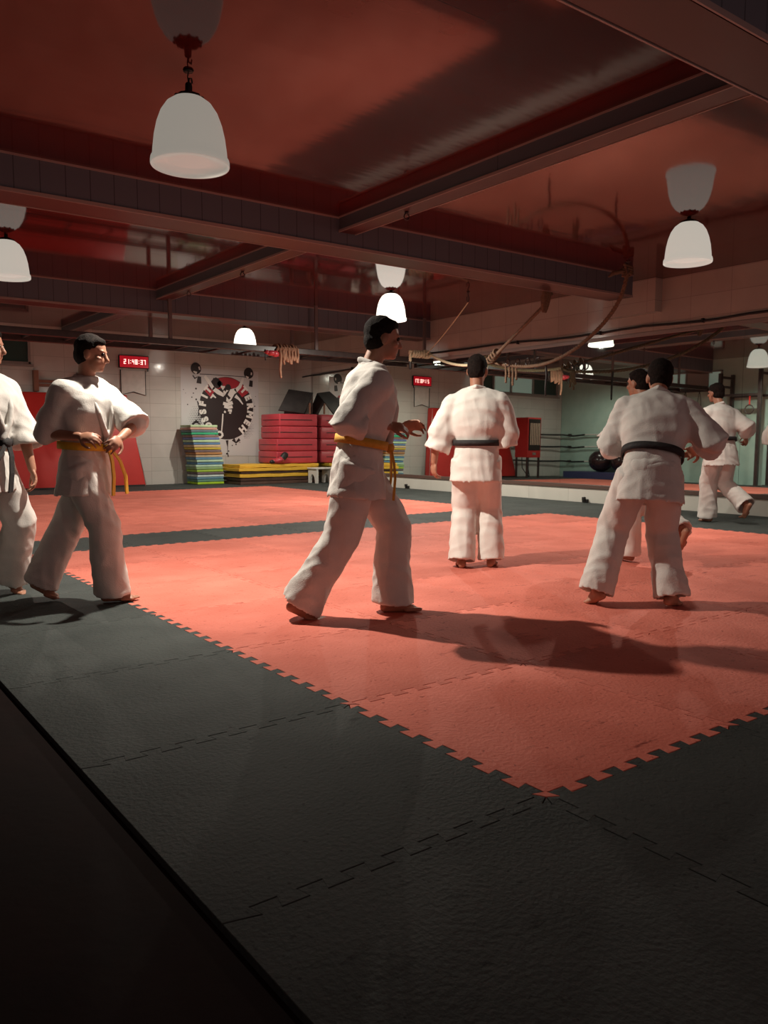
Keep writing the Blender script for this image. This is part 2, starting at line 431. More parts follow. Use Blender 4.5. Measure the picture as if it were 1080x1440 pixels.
# ------------------------------------------------------------------ ceiling beams
def beam_x(name, y0, y1, z0, x0, x1, label):
    o = struct(name, MB().box((x0, y0, z0 + .012), (x1, y1, ZC)), M['beam_x'])
    struct('beam_underside', MB().box((x0, y0 + .012, z0), (x1, y1 - .012, z0 + .012)), M['beam_under'], o)
    for y in (y0, y1):
        s = -1 if y == y0 else 1
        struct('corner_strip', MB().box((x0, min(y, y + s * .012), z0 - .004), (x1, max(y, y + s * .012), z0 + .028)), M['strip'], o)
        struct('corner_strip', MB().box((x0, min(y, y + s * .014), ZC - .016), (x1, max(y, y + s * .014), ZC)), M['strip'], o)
    return o

def beam_y(name, x0, x1, z0, y0, y1):
    o = struct(name, MB().box((x0, y0, z0 + .01), (x1, y1, ZC)), M['beam_y'])
    struct('beam_underside', MB().box((x0 + .01, y0, z0), (x1 - .01, y1, z0 + .01)), M['beam_under'], o)
    for x in (x0, x1):
        s = -1 if x == x0 else 1
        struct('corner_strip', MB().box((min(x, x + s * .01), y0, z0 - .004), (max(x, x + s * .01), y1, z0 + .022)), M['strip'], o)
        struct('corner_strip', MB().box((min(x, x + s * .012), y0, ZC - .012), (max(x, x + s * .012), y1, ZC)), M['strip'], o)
    return o

beam_x('ceiling_beam', 7.40, 7.79, 3.105, -3.2, 10.06, '')
beam_x('ceiling_beam', 12.65, 13.05, 3.05, XL, XM - .03, '')
beam_x('ceiling_beam', 2.31, 2.68, 3.10, -3.2, XM - .03, '')
beam_y('ceiling_crossbeam', 4.93, 5.13, 3.262, 2.69, 7.385)
beam_y('ceiling_crossbeam', 4.93, 5.13, 3.262, 7.80, 12.635)
beam_y('ceiling_crossbeam', 4.93, 5.13, 3.262, 13.06, YB)

# ------------------------------------------------------------------ pendant lamps
GLOW = (1.0, .91, .78)
def lamp(pos, drop, glow, power, half, aim, label):
    x, y = pos
    r = empty('pendant_lamp', (x, y, ZC), label, 'lamp', 'opal glass pendant lamps under the red ceiling')
    em = mat('opal_glass', (.22, .21, .19), .25, .5, 0, GLOW, glow)
    H = .43
    z = -drop
    prof = [(.055, z), (.10, z - .012), (.145, z - .045), (.182, z - .10), (.208, z - .17), (.226, z - .25), (.236, z - .33), (.240, z - .375),
            (.250, z - .388), (.253, z - .405), (.253, z - .425), (.249, z - .432), (.244, z - .425), (.240, z - .402), (.12, z - .400), (.01, z - .400)]
    MB().lathe(prof, n=48).build('lamp_shade', em, r, True)
    cap = MB().lathe([(.03, z + .03), (.07, z + .016), (.082, z), (.084, z - .012), (.06, z - .014)], n=28)
    for k in range(10):
        a = 2 * PI * k / 10
        cap.ball((.085 * math.cos(a), .085 * math.sin(a), z - .004), .013, 8, 6)
    cap.build('shade_cap', M['opal_metal'], r, True)
    if drop > .1:
        MB().lathe([(.018, z + .09), (.022, z + .08), (.024, z + .03), (.02, z + .02)], n=16).build('lamp_socket', M['black'], r, True)
        hk = MB().tube([(0, 0, z + .085), (.004, 0, z + .12), (.022, .004, z + .125), (.026, .004, z + .10)], .006, 8)
        hk.tube([(0, 0, z + .085), (-.006, 0, z + .13), (.002, 0, -.002)], .004, 8)
        hk.build('hook', M['opal_metal'], r, True)
        MB().lathe([(.035, 0), (.03, -.012), (.01, -.016)], n=20).build('ceiling_plate', M['opal_metal'], r, True)
    else:
        MB().lathe([(.02, -.001), (.02, z + .025)], n=16).build('lamp_socket', M['black'], r, True)
    ld = bpy.data.lights.new('bulb', 'SPOT')
    ld.energy = power; ld.color = (1.0, .90, .77); ld.spot_size = math.radians(2 * half); ld.spot_blend = 1.0 if half < 80 else .6; ld.shadow_soft_size = .03
    lo = bpy.data.objects.new('bulb', ld); COL.objects.link(lo); lo.parent = r; lo.location = (0, 0, z - (.434 if half > 80 else .452))
    lo.rotation_euler = Vector((aim[0], aim[1], -.93)).to_track_quat('-Z', 'Y').to_euler()
    return r
for a in LAMPS:
    lamp(*a)

# ------------------------------------------------------------------ mirror panels on the right wall
ORD = ['first', 'second', 'third', 'fourth', 'fifth', 'sixth', 'seventh', 'eighth', 'ninth', 'tenth', 'eleventh', 'twelfth', 'thirteenth', 'fourteenth', 'fifteenth', 'sixteenth', 'seventeenth', 'eighteenth']
k, y1 = 0, 17.187
while y1 > 3.2:
    y0 = y1 - 1.60
    mb = MB()
    xb, xt = XM - .042, XM - .022        # the top leans back a touch
    vs = [(xb, y0 + .0015, .302), (xb, y1 - .0015, .302), (xt, y1 - .0015, 2.608), (xt, y0 + .0015, 2.608)]
    vs += [(XM - .002, v[1], v[2]) for v in vs]
    mb.add(vs, [(0,1,2,3), (7,6,5,4), (0,4,5,1), (1,5,6,2), (2,6,7,3), (3,7,4,0)])
    tag(mb.build('wall_mirror', M['mirror']), 'tall frameless mirror panel on the right wall, %s from the far corner' % ORD[k], 'mirror', 'mirror panels along the right wall')
    y1 = y0; k += 1

# ------------------------------------------------------------------ interlocking foam tiles
def cam_px(p):
    d = Vector(p) - Vector((0, 0, CAM_H))
    Fv = Vector((math.sin(YAW) * math.cos(PITCH), math.cos(YAW) * math.cos(PITCH), -math.sin(PITCH)))
    Rv = Vector((math.cos(YAW), -math.sin(YAW), 0)); Uv = Rv.cross(Fv)
    z = d.dot(Fv)
    if z < .2: return None
    return 540 + F_PX * d.dot(Rv) / z, 720 - F_PX * d.dot(Uv) / z

NT, AMP = 8, .021
def edge_profile(L):
    p = L / NT; out = [(0, 0)]
    for i in range(NT):
        out += [((i + .30) * p, -AMP), ((i + .21) * p, AMP), ((i + .79) * p, AMP), ((i + .70) * p, -AMP)]
    return out
def tile_mesh(name, m, straight_left=False):
    bot = [(s, o) for s, o in edge_profile(TX)]
    rgt = [(TX + o, s) for s, o in edge_profile(TY)]
    top = [(s, TY + o) for s, o in edge_profile(TX)]
    lft = [(o, s) for s, o in edge_profile(TY)]
    if straight_left:
        poly = [(-.05, 0)] + bot[1:] + rgt + [(TX, TY)] + top[:0:-1] + [(-.05, TY)]
    else:
        poly = bot + rgt + [(TX, TY)] + top[:0:-1] + [(0, TY)] + lft[:0:-1]
    g = .002
    def P(u, v, t):
        u2 = u + (g if u < TX * .5 else -g); v2 = v + (g if v < TY * .5 else -g)
        return (u2, v2, -.0215 + .0215 * t)
    mb = MB().prism(poly, P)
    me = mb.mesh(name)
    bm = bmesh.new(); bm.from_mesh(me)
    top_e = [e for e in bm.edges if all(v.co.z > -.001 for v in e.verts)]
    bmesh.ops.bevel(bm, geom=top_e, offset=.0012, segments=1, affect='EDGES')
    bm.to_mesh(me); bm.free()
    me.materials.append(m)
    return me
T_RED, T_GREY = tile_mesh('foam_tile', M['red_mat']), tile_mesh('foam_tile', M['grey_mat'])
T_GREYL = tile_mesh('foam_tile', M['grey_mat'], True)
def row_name(r):
    return ORD[r + 2] + ' row from the camera'
for r in range(-2, 16):
    for c in range(-1, 9):
        x, y = X0 + c * TX, Y0 + r * TY
        pts = [cam_px((x + i * TX / 2, y + j * TY / 2, 0)) for i in range(3) for j in range(3)]
        if not any(p and -260 < p[0] < 1340 and p[1] < 1600 for p in pts): continue
        red = 0 <= c <= 6 and (0 <= r <= 5 or 7 <= r <= 13)
        me = T_RED if red else (T_GREYL if c < 0 else T_GREY)
        o = bpy.data.objects.new('foam_floor_tile', me); COL.objects.link(o); o.location = (x, y, 0)
        colr = 'coral red' if red else 'dark grey'
        pl = 'in the left border' if c < 0 else '%s from the left border' % ORD[c]
        tag(o, '%s interlocking foam floor tile, %s, %s' % (colr, row_name(r), pl), 'floor tile', '%s foam floor tiles' % colr)
# ------------------------------------------------------------------ hanging ladder frame under the second beam
r = empty('ladder_frame', (0, 0, 0), 'long dark steel ladder frame hung on rods under the second ceiling beam', 'frame')
YA, YC, ZR = 12.45, 13.30, 2.54
for y in (YA, YC):
    MB().box((1.0, y - .045, ZR), (10.52, y + .045, ZR + .10)).build('rail', M['steel_dark'], r, bevel=.008)
for i in range(16):
    x = 1.2 + i * .615
    MB().tube([(x, YA + .04, ZR + .05), (x, YC - .04, ZR + .05)], .016, 10).build('rung', M['steel_dark'], r, True)
for x in (2.30, 5.07, 7.80, 10.32):
    for y, zt in ((YA, ZC), (YC, ZC)):
        MB().box((x - .03, y - .02, ZR + .10), (x + .03, y + .02, zt)).build('hanger_rod', M['grey_rod'], r, bevel=.004)

# rust straps wound round the rail
r = empty('strap_bundle', (7.05, YA, ZR), 'rust coloured straps wound round the ladder frame above the stacked foam pads', 'strap')
mb = MB()
for i in range(7):
    x = -.08 + i * .06
    pts = [(x + .02 * math.sin(k), -.075 * math.cos(2*PI*k/12) * (1.0 + .15 * (i % 3)), .05 + (.085 + .015 * (i % 2)) * math.sin(2*PI*k/12)) for k in range(13)]
    mb.tube(pts, .02, 8)
for i in range(5):
    x = .02 + i * .062
    mb.tube([(x, -.085, .08), (x - .006, -.10, -.03), (x + .01, -.10, -.12 - .03 * (i % 3)), (x + .035, -.095, -.13 - .03 * (i % 3)), (x + .05, -.10, -.03), (x + .045, -.085, .08)], .019, 8)
for i, (x, l) in enumerate(((-.04, .40), (.03, .17))):
    mb.tube([(x, -.08, .06), (x + .01, -.10, -.05), (x - .005, -.09, -.05 - l * .6), (x + .012, -.085, -.02 - l)], [.024, .028, .024, .02], 8)
mb.build('wound_strap', M['rope_rust'], r, True)
MB().ball((-.20, -.07, -.02), (.09, .06, .05), 12, 8).ball((-.13, -.08, -.03), (.07, .05, .06), 12, 8).ball((-.28, -.06, -.01), (.05, .045, .04), 12, 8).build('strap_pad', M['vinyl_rose'], r, True)
MB().tube([(-.31, -.05, .03), (-.31, -.06, -.05), (-.31, -.055, -.14)], .012, 8).build('hook', M['black'], r, True)
MB().tube([(.34, -.05, .05), (.36, -.06, -.06), (.34, -.06, -.16), (.315, -.06, -.06), (.335, -.05, .05)], .008, 8).build('hook_loop', M['black'], r, True)

# ropes between the ceiling hooks and the frame
def hook_obj(p, label):
    r = empty('ceiling_hook', p, label, 'hook', 'steel hooks in the ceiling')
    MB().lathe([(.03, 0), (.028, -.012), (.012, -.02)], n=16).build('plate', M['steel_dark'], r, True)
    MB().tube([(0, 0, -.01), (0, 0, -.05), (.03, .01, -.08), (.035, .01, -.13), (0, 0, -.165), (-.035, -.01, -.13), (-.03, -.01, -.085)], .009, 8).build('hook', M['steel_dark'], r, True)
    return r
H1 = Vector((9.05, 9.82, ZC)); hook_obj(H1, 'small steel ceiling hook holding the thin pale cord')
H3 = Vector((9.22, 6.86, ZC)); hook_obj(H3, 'large ceiling hook at the end of the long beam holding a thick rope')
K1 = Vector((9.98, 12.05, ZR + .12))      # knot on the frame end
J = Vector((9.72, 10.0, 2.36))            # where the ropes are tied together
B2 = Vector((8.72, 7.86, 3.10))
r = empty('cord_with_knot', K1, 'thin pale cord from a ceiling hook down to a knotted pale rope', 'cord')
mb = MB().tube(catenary(H1 + Vector((0, 0, -.17)) - K1, (.0, -.1, .02), .03), .009, 8)
mb.build('cord', M['rope_pale'], r, True)
mb = MB()
for i in range(6):
    a0 = i * .9
    pts = [(-.34 + .075 * i + .10 * t, .04 * math.sin(a0 + 7 * t), .0 + .055 * math.cos(a0 + 7 * t)) for t in [k / 9 for k in range(10)]]
    twist_rope(mb, pts, .028, .14)
twist_rope(mb, [(-.30, 0, .06), (-.34, 0, -.02), (-.33, .01, -.16)], .03, .14)
twist_rope(mb, [(.05, 0, .07), (.13, 0, .03), (.11, .0, -.05), (.02, 0, -.05), (-.04, 0, .03), (.03, 0, .07)], .032, .14)
mb.build('rope_knot', M['rope_pale'], r, True)
MB().tube([(-.33, .01, -.15), (-.33, .01, -.27)], .030, 10).build('rope_end_sleeve', M['black'], r, True)

def top_obj(name, mb, m, label, cat, smooth=True, group=None):
    return tag(mb.build(name, m, None, smooth), label, cat, group)
top_obj('slack_rope', twist_rope(MB(), catenary(K1 + Vector((.12, -.06, 0)), J + Vector((.0, .05, 0)), .12, 18), .026, .15), M['rope_pale'],
        'pale rope sagging behind the standing man between the knot and the brown rope', 'rope')
r = empty('climbing_rope', B2, 'straight brown rope hung from the underside of the long beam', 'rope')
jv = J - B2
mb = twist_rope(MB(), [(0, 0, -.16), jv], .027, .15)
for i in range(4):
    c = jv * (.84 + .045 * i); d = jv.normalized(); u = d.cross(Vector((0, 0, 1))).normalized(); w = d.cross(u)
    mb.tube([c + (u * math.cos(2*PI*k/10) + w * math.sin(2*PI*k/10)) * .055 + d * .004 * k for k in range(12)], .022, 8)
mb.build('rope_body', M['rope_brown'], r, True)
lb = MB()
for dx in (-.05, .0, .05):
    lb.tube([(dx, -.02, 0), (dx * 1.1, .0, -.09), (dx * .8, .01, -.18), (dx * .5, .02, -.26)], [.03, .034, .03, .02], 8)
lb.tube([(.02, 0, -.01), (.14, .02, -.005)], .025, 8)
lb.build('rope_lashing', M['rope_brown'], r, True)
r = empty('battle_rope', H3, 'thick brown rope hung beside the long beam end, sagging in a curve', 'rope')
E3 = Vector((9.95, 9.25, 2.27)) - H3
pts = [Vector((0, 0, -.13)), Vector((.03, .13, -.45)), Vector((.10, .42, -.72)), Vector((.20, .85, -.95)), Vector((.34, 1.35, -1.11)), Vector((.50, 1.90, -1.19)), E3 + Vector((-.05, .12, -.03)), E3 + Vector((-.13, .5, .02)), J - H3 + Vector((.02, -.03, 0))]
sm = []
for i in range(len(pts) - 1):                       # Catmull-Rom
    p0 = pts[max(i-1, 0)]; p1 = pts[i]; p2 = pts[i+1]; p3 = pts[min(i+2, len(pts)-1)]
    for k in range(6):
        t = k / 6
        sm.append(.5 * ((2*p1) + (p2-p0)*t + (2*p0-5*p1+4*p2-p3)*t*t + (3*p1-p0-3*p2+p3)*t*t*t))
sm.append(pts[-1])
twist_rope(MB(), sm, .029, .16).build('rope_body', M['rope_brown'], r, True)
lb = MB()
for k in range(4):
    lb.tube([(-.05 + .02 * k, .02, -.05 - .03 * k), (.05, -.03, -.08 - .03 * k), (.06, .03, -.12 - .02 * k), (-.04, .05, -.10 - .03 * k)], .02, 8)
lb.tube([(-.05, .06, -.13), (-.16, .12, -.16), (-.2, .15, -.2)], [.03, .03, .015], 8)
lb.build('rope_lashing', M['rope_brown'], r, True)
MB().tube([Vector(p) - H3 for p in ((9.80, 8.80, 2.20), (9.82, 8.80, 2.05), (9.81, 8.81, 1.88), (9.81, 8.81, 1.74))], [.016, .018, .018, .014], 10).build('hanging_strap', M['black'], r, True)
r = empty('carabiner_cluster', H3 + E3, 'cluster of dark carabiners and short rope loops hanging on the thick curved rope', 'carabiner')
mb = MB()
for i in range(4):
    cx = -.12 + .07 * i; cy = .42 - .16 * i
    mb.tube([(cx + .0, cy + .05 * math.cos(2*PI*k/12), .05 + .06 * math.sin(2*PI*k/12)) for k in range(13)], .011, 8)
mb.build('carabiner', M['steel_dark'], r, True)
mb = MB()
for i, l in enumerate((.28, .2, .33, .24)):
    twist_rope(mb, [(-.13 + .03 * i, .46 - .05 * i, .02), (-.13 + .03 * i, .45 - .05 * i, -.10), (-.12 + .02 * i, .46 - .06 * i, -l)], .02, .12)
mb.build('rope_tail', M['rope_brown'], r, True)
# black cable along the top of the mirror
pts = []
ys = [17.6, 16.6, 15.4, 14.2, 12.8, 11.6, 10.2, 9.2, 8.4, 7.6, 6.6, 5.7, 4.5, 3.0]
zs = [2.60, 2.62, 2.66, 2.70, 2.78, 2.77, 2.76, 2.735, 2.74, 2.75, 2.73, 2.74, 2.75, 2.74]
for i in range(len(ys) - 1):
    for k in range(4):
        t = k / 4; pts.append((XM - .052 - .008 * (i % 2), ys[i] + (ys[i+1] - ys[i]) * t, zs[i] + (zs[i+1] - zs[i]) * t + .008 * math.sin(i * 2.3 + k)))
r = top_obj('wall_cable', MB().tube(pts, .017, 8), M['cable'], 'black cable running along the wall above the mirrors', 'cable')
for i in range(2, len(ys), 2): MB().box((XM - .085, ys[i] - .012, zs[i] - .03), (XM - .03, ys[i] + .012, zs[i] + .03)).build('cable_clip', M['black'], r)
for y, t in ((8.62, 'nearer'), (13.35, 'farther')):
    q = empty('plinth_hook', (XM - .035, y, .04), 'small black bracket at the foot of the pale plinth, the %s of two' % t, 'bracket')
    MB().box((-.05, -.05, -.035), (0, .05, .02)).build('base', M['black'], q, bevel=.006)
    MB().box((-.08, -.02, .0), (-.03, .03, .055)).build('catch', M['black'], q, bevel=.006)

# ------------------------------------------------------------------ things along the back wall
# banner
PXc, PZc, PR = 8.73, 1.79, .71
r = empty('wall_banner', (PXc, YB, PZc), 'large pale banner with a round black and red lifting emblem on the back wall', 'banner')
def plane_mb(poly, lay, mb=None):
    mb = mb or MB()
    return mb.prism(poly, lambda u, v, t: (u, -.004 - lay * .0022 - (.0021 if t else 0), v))
plane_mb([(-1.18, -1.12), (.86, -1.16), (.87, .92), (-1.16, .93)], 0).build('sheet', M['poster'], r)
def disc(cx, cz, rad, n=64, wob=0.0, sy=1.0):
    return [(cx + rad * (1 + wob * noise.noise(Vector((3 * math.cos(2*PI*k/n), 3 * math.sin(2*PI*k/n), cx)))) * math.cos(2*PI*k/n),
             cz + sy * rad * (1 + wob * noise.noise(Vector((3 * math.cos(2*PI*k/n), 3 * math.sin(2*PI*k/n), cx)))) * math.sin(2*PI*k/n)) for k in range(n)]
plane_mb(disc(0, 0, PR, 120, .02, 1.06), 1).build('emblem_disc', M['ink'], r)
arc = [(PR * .985 * math.cos(math.radians(a)), 1.06 * PR * .985 * math.sin(math.radians(a))) for a in range(32, 149, 3)]
arc += [(PR * .70 * math.cos(math.radians(a)), 1.06 * PR * .66 * math.sin(math.radians(a))) for a in range(148, 31, -3)]
plane_mb(arc, 2).build('emblem_red_arc', M['ink_red'], r)
def px(p): return ((p[0] - 508) * PR / 283, (562 - p[1]) * PR / 283)
def stroke(mb, pts, w, lay):
    P = [Vector((*px(p), 0)) for p in pts]
    L, Rr = [], []
    for i, p in enumerate(P):
        d = (P[min(i+1, len(P)-1)] - P[max(i-1, 0)]).normalized(); n = Vector((-d.y, d.x, 0)); ww = (w[i] if isinstance(w, list) else w) * PR / 283 / 2
        L.append(p + n * ww); Rr.append(p - n * ww)
    return plane_mb([(q.x, q.y) for q in L + Rr[::-1]], lay, mb)
# halftone dots and splashes round the disc
mb = MB()
def dots(cx, cy, w, h, step, fmax, flip):
    for i in range(int(w / step)):
        for j in range(int(h / step)):
            u = cx + i * step + (j % 2) * step / 2; v = cy + j * step
            t = i / (w / step); t = t if flip else 1 - t
            rr = fmax * t * (1 - abs(2 * j / (h / step) - 1) * .7)
            if rr > 2.2 and (u - 508) ** 2 + ((v - 562) / 1.06) ** 2 > 268 ** 2:
                plane_mb(disc(*px((u, v)), rr * PR / 283, 6), 1.5, mb)
dots(60, 520, 190, 300, 17, 9, True); dots(690, 640, 140, 230, 16, 9, False); dots(770, 430, 70, 200, 15, 6, False)
for u, v, q in ((195, 385, 9), (168, 428, 6), (152, 466, 6), (70, 398, 4), (108, 535, 6), (195, 485, 9), (810, 535, 7), (775, 475, 6), (820, 440, 4), (740, 400, 4), (90, 430, 3), (640, 545, 7), (560, 920, 6), (600, 910, 8), (640, 890, 5), (500, 1000, 9), (520, 975, 7)):
    plane_mb(disc(*px((u, v)), q * PR / 283, 9), 1.5, mb)
for pts, w in (([(505, 870), (510, 930), (508, 985), (515, 1030)], [30, 8, 5, 12]), ([(570, 860), (600, 893), (640, 860)], [40, 16, 30]), ([(150, 720), (190, 690), (240, 730), (150, 735)], [18, 30, 26, 8]), ([(205, 500), (230, 560), (215, 640)], [8, 26, 10])):
    stroke(mb, pts, w, 1.5)
o = mb.build('emblem_dot_pattern', M['ink'], r); o['kind'] = 'stuff'
# barbell with two plates
mb = MB(); stroke(mb, [(235, 247), (330, 246), (690, 252), (760, 262)], [7, 6, 6, 7], 3)
for cx, cy in ((198, 200), (748, 218)):
    plane_mb([px((cx + 52 * math.cos(a), cy + (58 if math.sin(a) < 0 else 50) * math.sin(a))) for a in [2*PI*k/24 for k in range(24)]], 3, mb)
stroke(mb, [(165, 262), (185, 290), (210, 275)], [10, 14, 8], 3); stroke(mb, [(225, 335), (232, 270)], [50, 34], 3); stroke(mb, [(768, 345), (775, 285)], [40, 34], 3)
mb.build('barbell_print', M['ink'], r)
for pts, w in (([(225, 195), (238, 192)], 30), ([(172, 225), (205, 240)], [10, 26]), ([(770, 218), (785, 220)], 26), ([(716, 245), (745, 262)], [8, 24])):
    mb = MB(); stroke(mb, pts, w, 4); mb.build('emblem_highlight', M['ink_white'], r)
# lifter
mb = MB()
for pts, w in (([(285, 262), (330, 320), (375, 385)], [26, 34, 34]), ([(365, 375), (420, 410), (480, 440)], [34, 44, 30]), ([(690, 262), (650, 350), (600, 395)], [22, 34, 40]), ([(610, 385), (570, 400), (530, 470), (515, 500)], [44, 62, 54, 30]),
               ([(450, 350), (470, 370), (490, 352)], [14, 40, 12]), ([(480, 440), (490, 415), (478, 395)], [12, 30, 14]), ([(515, 365), (520, 385), (500, 410)], [12, 24, 10]), ([(470, 515), (515, 525), (570, 505)], [30, 34, 34]), ([(480, 545), (520, 555), (568, 545)], [24, 26, 30]), ([(478, 592), (496, 602)], [20, 18]),
               ([(520, 580), (560, 585)], [22, 28]), ([(530, 605), (552, 608)], [12, 14]), ([(465, 615), (460, 680), (448, 790), (460, 830)], [12, 14, 10, 20]),
               ([(340, 470), (365, 440), (395, 465)], [12, 30, 12]), ([(600, 440), (640, 470), (680, 520)], [36, 22, 10])):
    stroke(mb, pts, w, 4)
mb.build('lifter_print', M['ink_white'], r)
mb = MB(); plane_mb(disc(*px((524, 360)), .075, 20, .05), 5, mb); plane_mb(disc(*px((400, 325)), .13, 24, .3), 3, mb); plane_mb(disc(*px((350, 360)), .07, 18, .4), 3, mb); plane_mb(disc(*px((440, 330)), .07, 18, .4), 3, mb); stroke(mb, [(500, 425), (540, 470)], [18, 26], 5)
mb.build('hair_print', M['ink'], r)
def glyph(ch, size, parent, where, ang, m, lay):
    c = bpy.data.curves.new('g', 'FONT'); c.body = ch; c.size = size; c.align_x = 'CENTER'; c.align_y = 'CENTER'; c.offset = .015; c.extrude = .001; c.resolution_u = 3
    o = bpy.data.objects.new('g', c); COL.objects.link(o)
    dg = bpy.context.evaluated_depsgraph_get(); dg.update()
    me = bpy.data.meshes.new_from_object(o.evaluated_get(dg)); bpy.data.objects.remove(o, do_unlink=True)
    T = Matrix.Translation((where[0], -.0045 - lay * .0022, where[1])) @ Matrix.Rotation(-ang, 4, 'Y') @ Matrix.Rotation(PI / 2, 4, 'X')
    me.transform(T)
    return link_mesh('emblem_letter', me, m, parent)
for word, a0, st in (('CROSSFIT', 253, -16.2), ('TERMEH', 43, -18.4)):
    for i, ch in enumerate(word):
        a = math.radians(a0 + st * i)
        glyph(ch, .222, r, (.625 * math.cos(a), .66 * math.sin(a)), a - PI / 2, M['ink_white'], 4)

# red LED clock and the white pennant below it
r = empty('wall_clock', (6.46, YB, 2.77), 'red digital wall clock with lit digits on the back wall', 'clock')
MB().box((-.34, -.06, -.14), (.34, -.001, .14)).build('case', M['black'], r, bevel=.008)
MB().box((-.325, -.064, -.125), (.325, -.058, .125)).build('display', M['led_panel'], r)
SEG = {'0': 'abcdef', '1': 'bc', '2': 'abged', '3': 'abgcd', '4': 'fgbc', '5': 'afgcd', '6': 'afgedc', '7': 'abc', '8': 'abcdefg', '9': 'abcdfg'}
cx = -.225
def seg(mb, cx, ch):
    w, h, t = .05, .105, .016
    R = {'a': (-w/2, h/2 - t, w/2, h/2), 'd': (-w/2, -h/2, w/2, -h/2 + t), 'g': (-w/2, -t/2, w/2, t/2), 'b': (w/2 - t, 0, w/2, h/2), 'c': (w/2 - t, -h/2, w/2, 0), 'f': (-w/2, 0, -w/2 + t, h/2), 'e': (-w/2, -h/2, -w/2 + t, 0)}
    for s in SEG[ch]:
        a = R[s]; mb.box((cx + a[0], -.068, a[1]), (cx + a[2], -.063, a[3]))
for ch in '21:48:37':
    if ch == ':':
        for z in (-.028, .028): MB().box((cx - .008, -.068, z - .009), (cx + .008, -.063, z + .009)).build('lit_dot', M['led'], r)
        cx += .047
    else:
        mb = MB(); seg(mb, cx + .012, ch); mb.build('lit_digit', M['led'], r); cx += .071
MB().box((.30, -.05, -.20), (.325, -.035, -.13)).build('bracket', M['black'], r)
r = empty('hanging_pennant', (6.44, YB, 2.58), 'white pennant with dark cord edge hanging below the red clock', 'pennant')
MB().prism([(-.27, 0), (.27, 0), (.27, -.54), (0, -.47), (-.27, -.54)], lambda u, v, t: (u, -.012 - .008 * t - .01 * math.sin(8 * u), v)).build('cloth', M['cloth_white'], r)
MB().tube([(-.28, -.02, .0), (-.28, -.022, -.545), (0, -.022, -.475), (.28, -.022, -.545), (.28, -.02, .0)], .010, 8).build('cord_edge', M['cable'], r, True)

# wall bracket of two wooden arms
r = empty('wall_rack', (4.80, YB, 2.28), 'brown wooden wall rack with two arms above the red leaning pads', 'rack')
for x in (-.45, .45):
    MB().box((x - .05, -.14, -.24), (x + .05, -.001, .20)).build('arm', M['wood'], r, bevel=.01)
for z in (-.10, -.02):
    MB().box((-.40, -.09, z - .03), (.40, -.05, z + .03)).build('crossbar', M['wood'], r, bevel=.006)

# red crash pads leaning on the wall
def pad(x0, x1, s0, s1, label):
    r = empty('crash_pad', ((x0 + x1) / 2, YB, 0), label, 'crash pad', None)
    a, b = x0 - (x0 + x1) / 2, x1 - (x0 + x1) / 2
    front = [(a, -.50, 0), (b, -.50, 0), (b - s1, -.24, 2.02), (a + s0, -.24, 2.02)]
    back = [(a, -.27, 0), (b, -.27, 0), (b - s1, -.02, 2.02), (a + s0, -.02, 2.02)]
    MB().add(front + back, [(0,1,2,3), (7,6,5,4), (0,4,5,1), (1,5,6,2), (2,6,7,3), (3,7,4,0)]).build('pad_body', M['vinyl_red'], r, True, bevel=.03, seg=3)
    for e, sl in ((b, -s1 - .01), (a, s0 + .01)):
        MB().tube([(e, -.485, .04), (e + sl, -.235, 1.98)], .008, 6).build('piping', M['steel'], r, True)
    MB().box((a + .03, -.505, .001), (b - .03, -.49, .04)).build('base_strip', M['black'], r)
pad(2.95, 6.50, .50, .28, 'wide red vinyl crash pad leaning on the back wall behind the yellow-belted walker')

# stack of thin coloured foam mats
cols = [(.34,.55,.02),(.10,.24,.17),(.10,.22,.30),(.55,.66,.62),(.14,.11,.12),(.30,.48,.05),(.22,.36,.16),(.38,.56,.42),(.08,.20,.33),(.36,.55,.40),(.09,.22,.34),(.50,.42,.28),(.34,.17,.06),(.16,.12,.13),(.42,.33,.04),(.48,.38,.22),(.08,.18,.34),(.36,.55,.33),(.10,.15,.32),(.20,.13,.11),(.02,.33,.16),(.10,.16,.18),(.42,.25,.20),(.36,.50,.30)]
names = ['lime', 'dark green', 'steel blue', 'pale blue', 'charcoal', 'lime', 'olive', 'mint', 'blue', 'mint', 'blue', 'tan', 'brown', 'charcoal', 'mustard', 'tan', 'blue', 'mint', 'indigo', 'brown', 'emerald', 'slate', 'salmon', 'pale green']
N = len(cols); hh = 1.37 / N
for i in range(N):
    sx = -.16 * (max(0, i - 7) / (N - 8)) ** 1.0 if i > 7 else -.012 * i * .3
    sx += random.uniform(-.012, .012)
    mc = noisy('coloured_foam_%s' % names[i].replace(' ', '_'), cols[i], tuple(min(1, c * 1.2 + .01) for c in cols[i]), 8, .65, .08)
    mb = MB().box((-.33, -.30, .004), (.33, .30, hh - .002))
    o = mb.build('exercise_mat', mc, None, True, bevel=.009, loc=(7.96 + sx, 17.62 + random.uniform(-.012, .012), i * hh))
    tag(o, '%s foam mat, %s from the floor in the tall coloured stack' % (names[i], (ORD + ['nineteenth', 'twentieth', 'twenty-first', 'twenty-second', 'twenty-third', 'twenty-fourth'])[i]), 'foam mat', 'thin foam mats in the tall coloured stack')

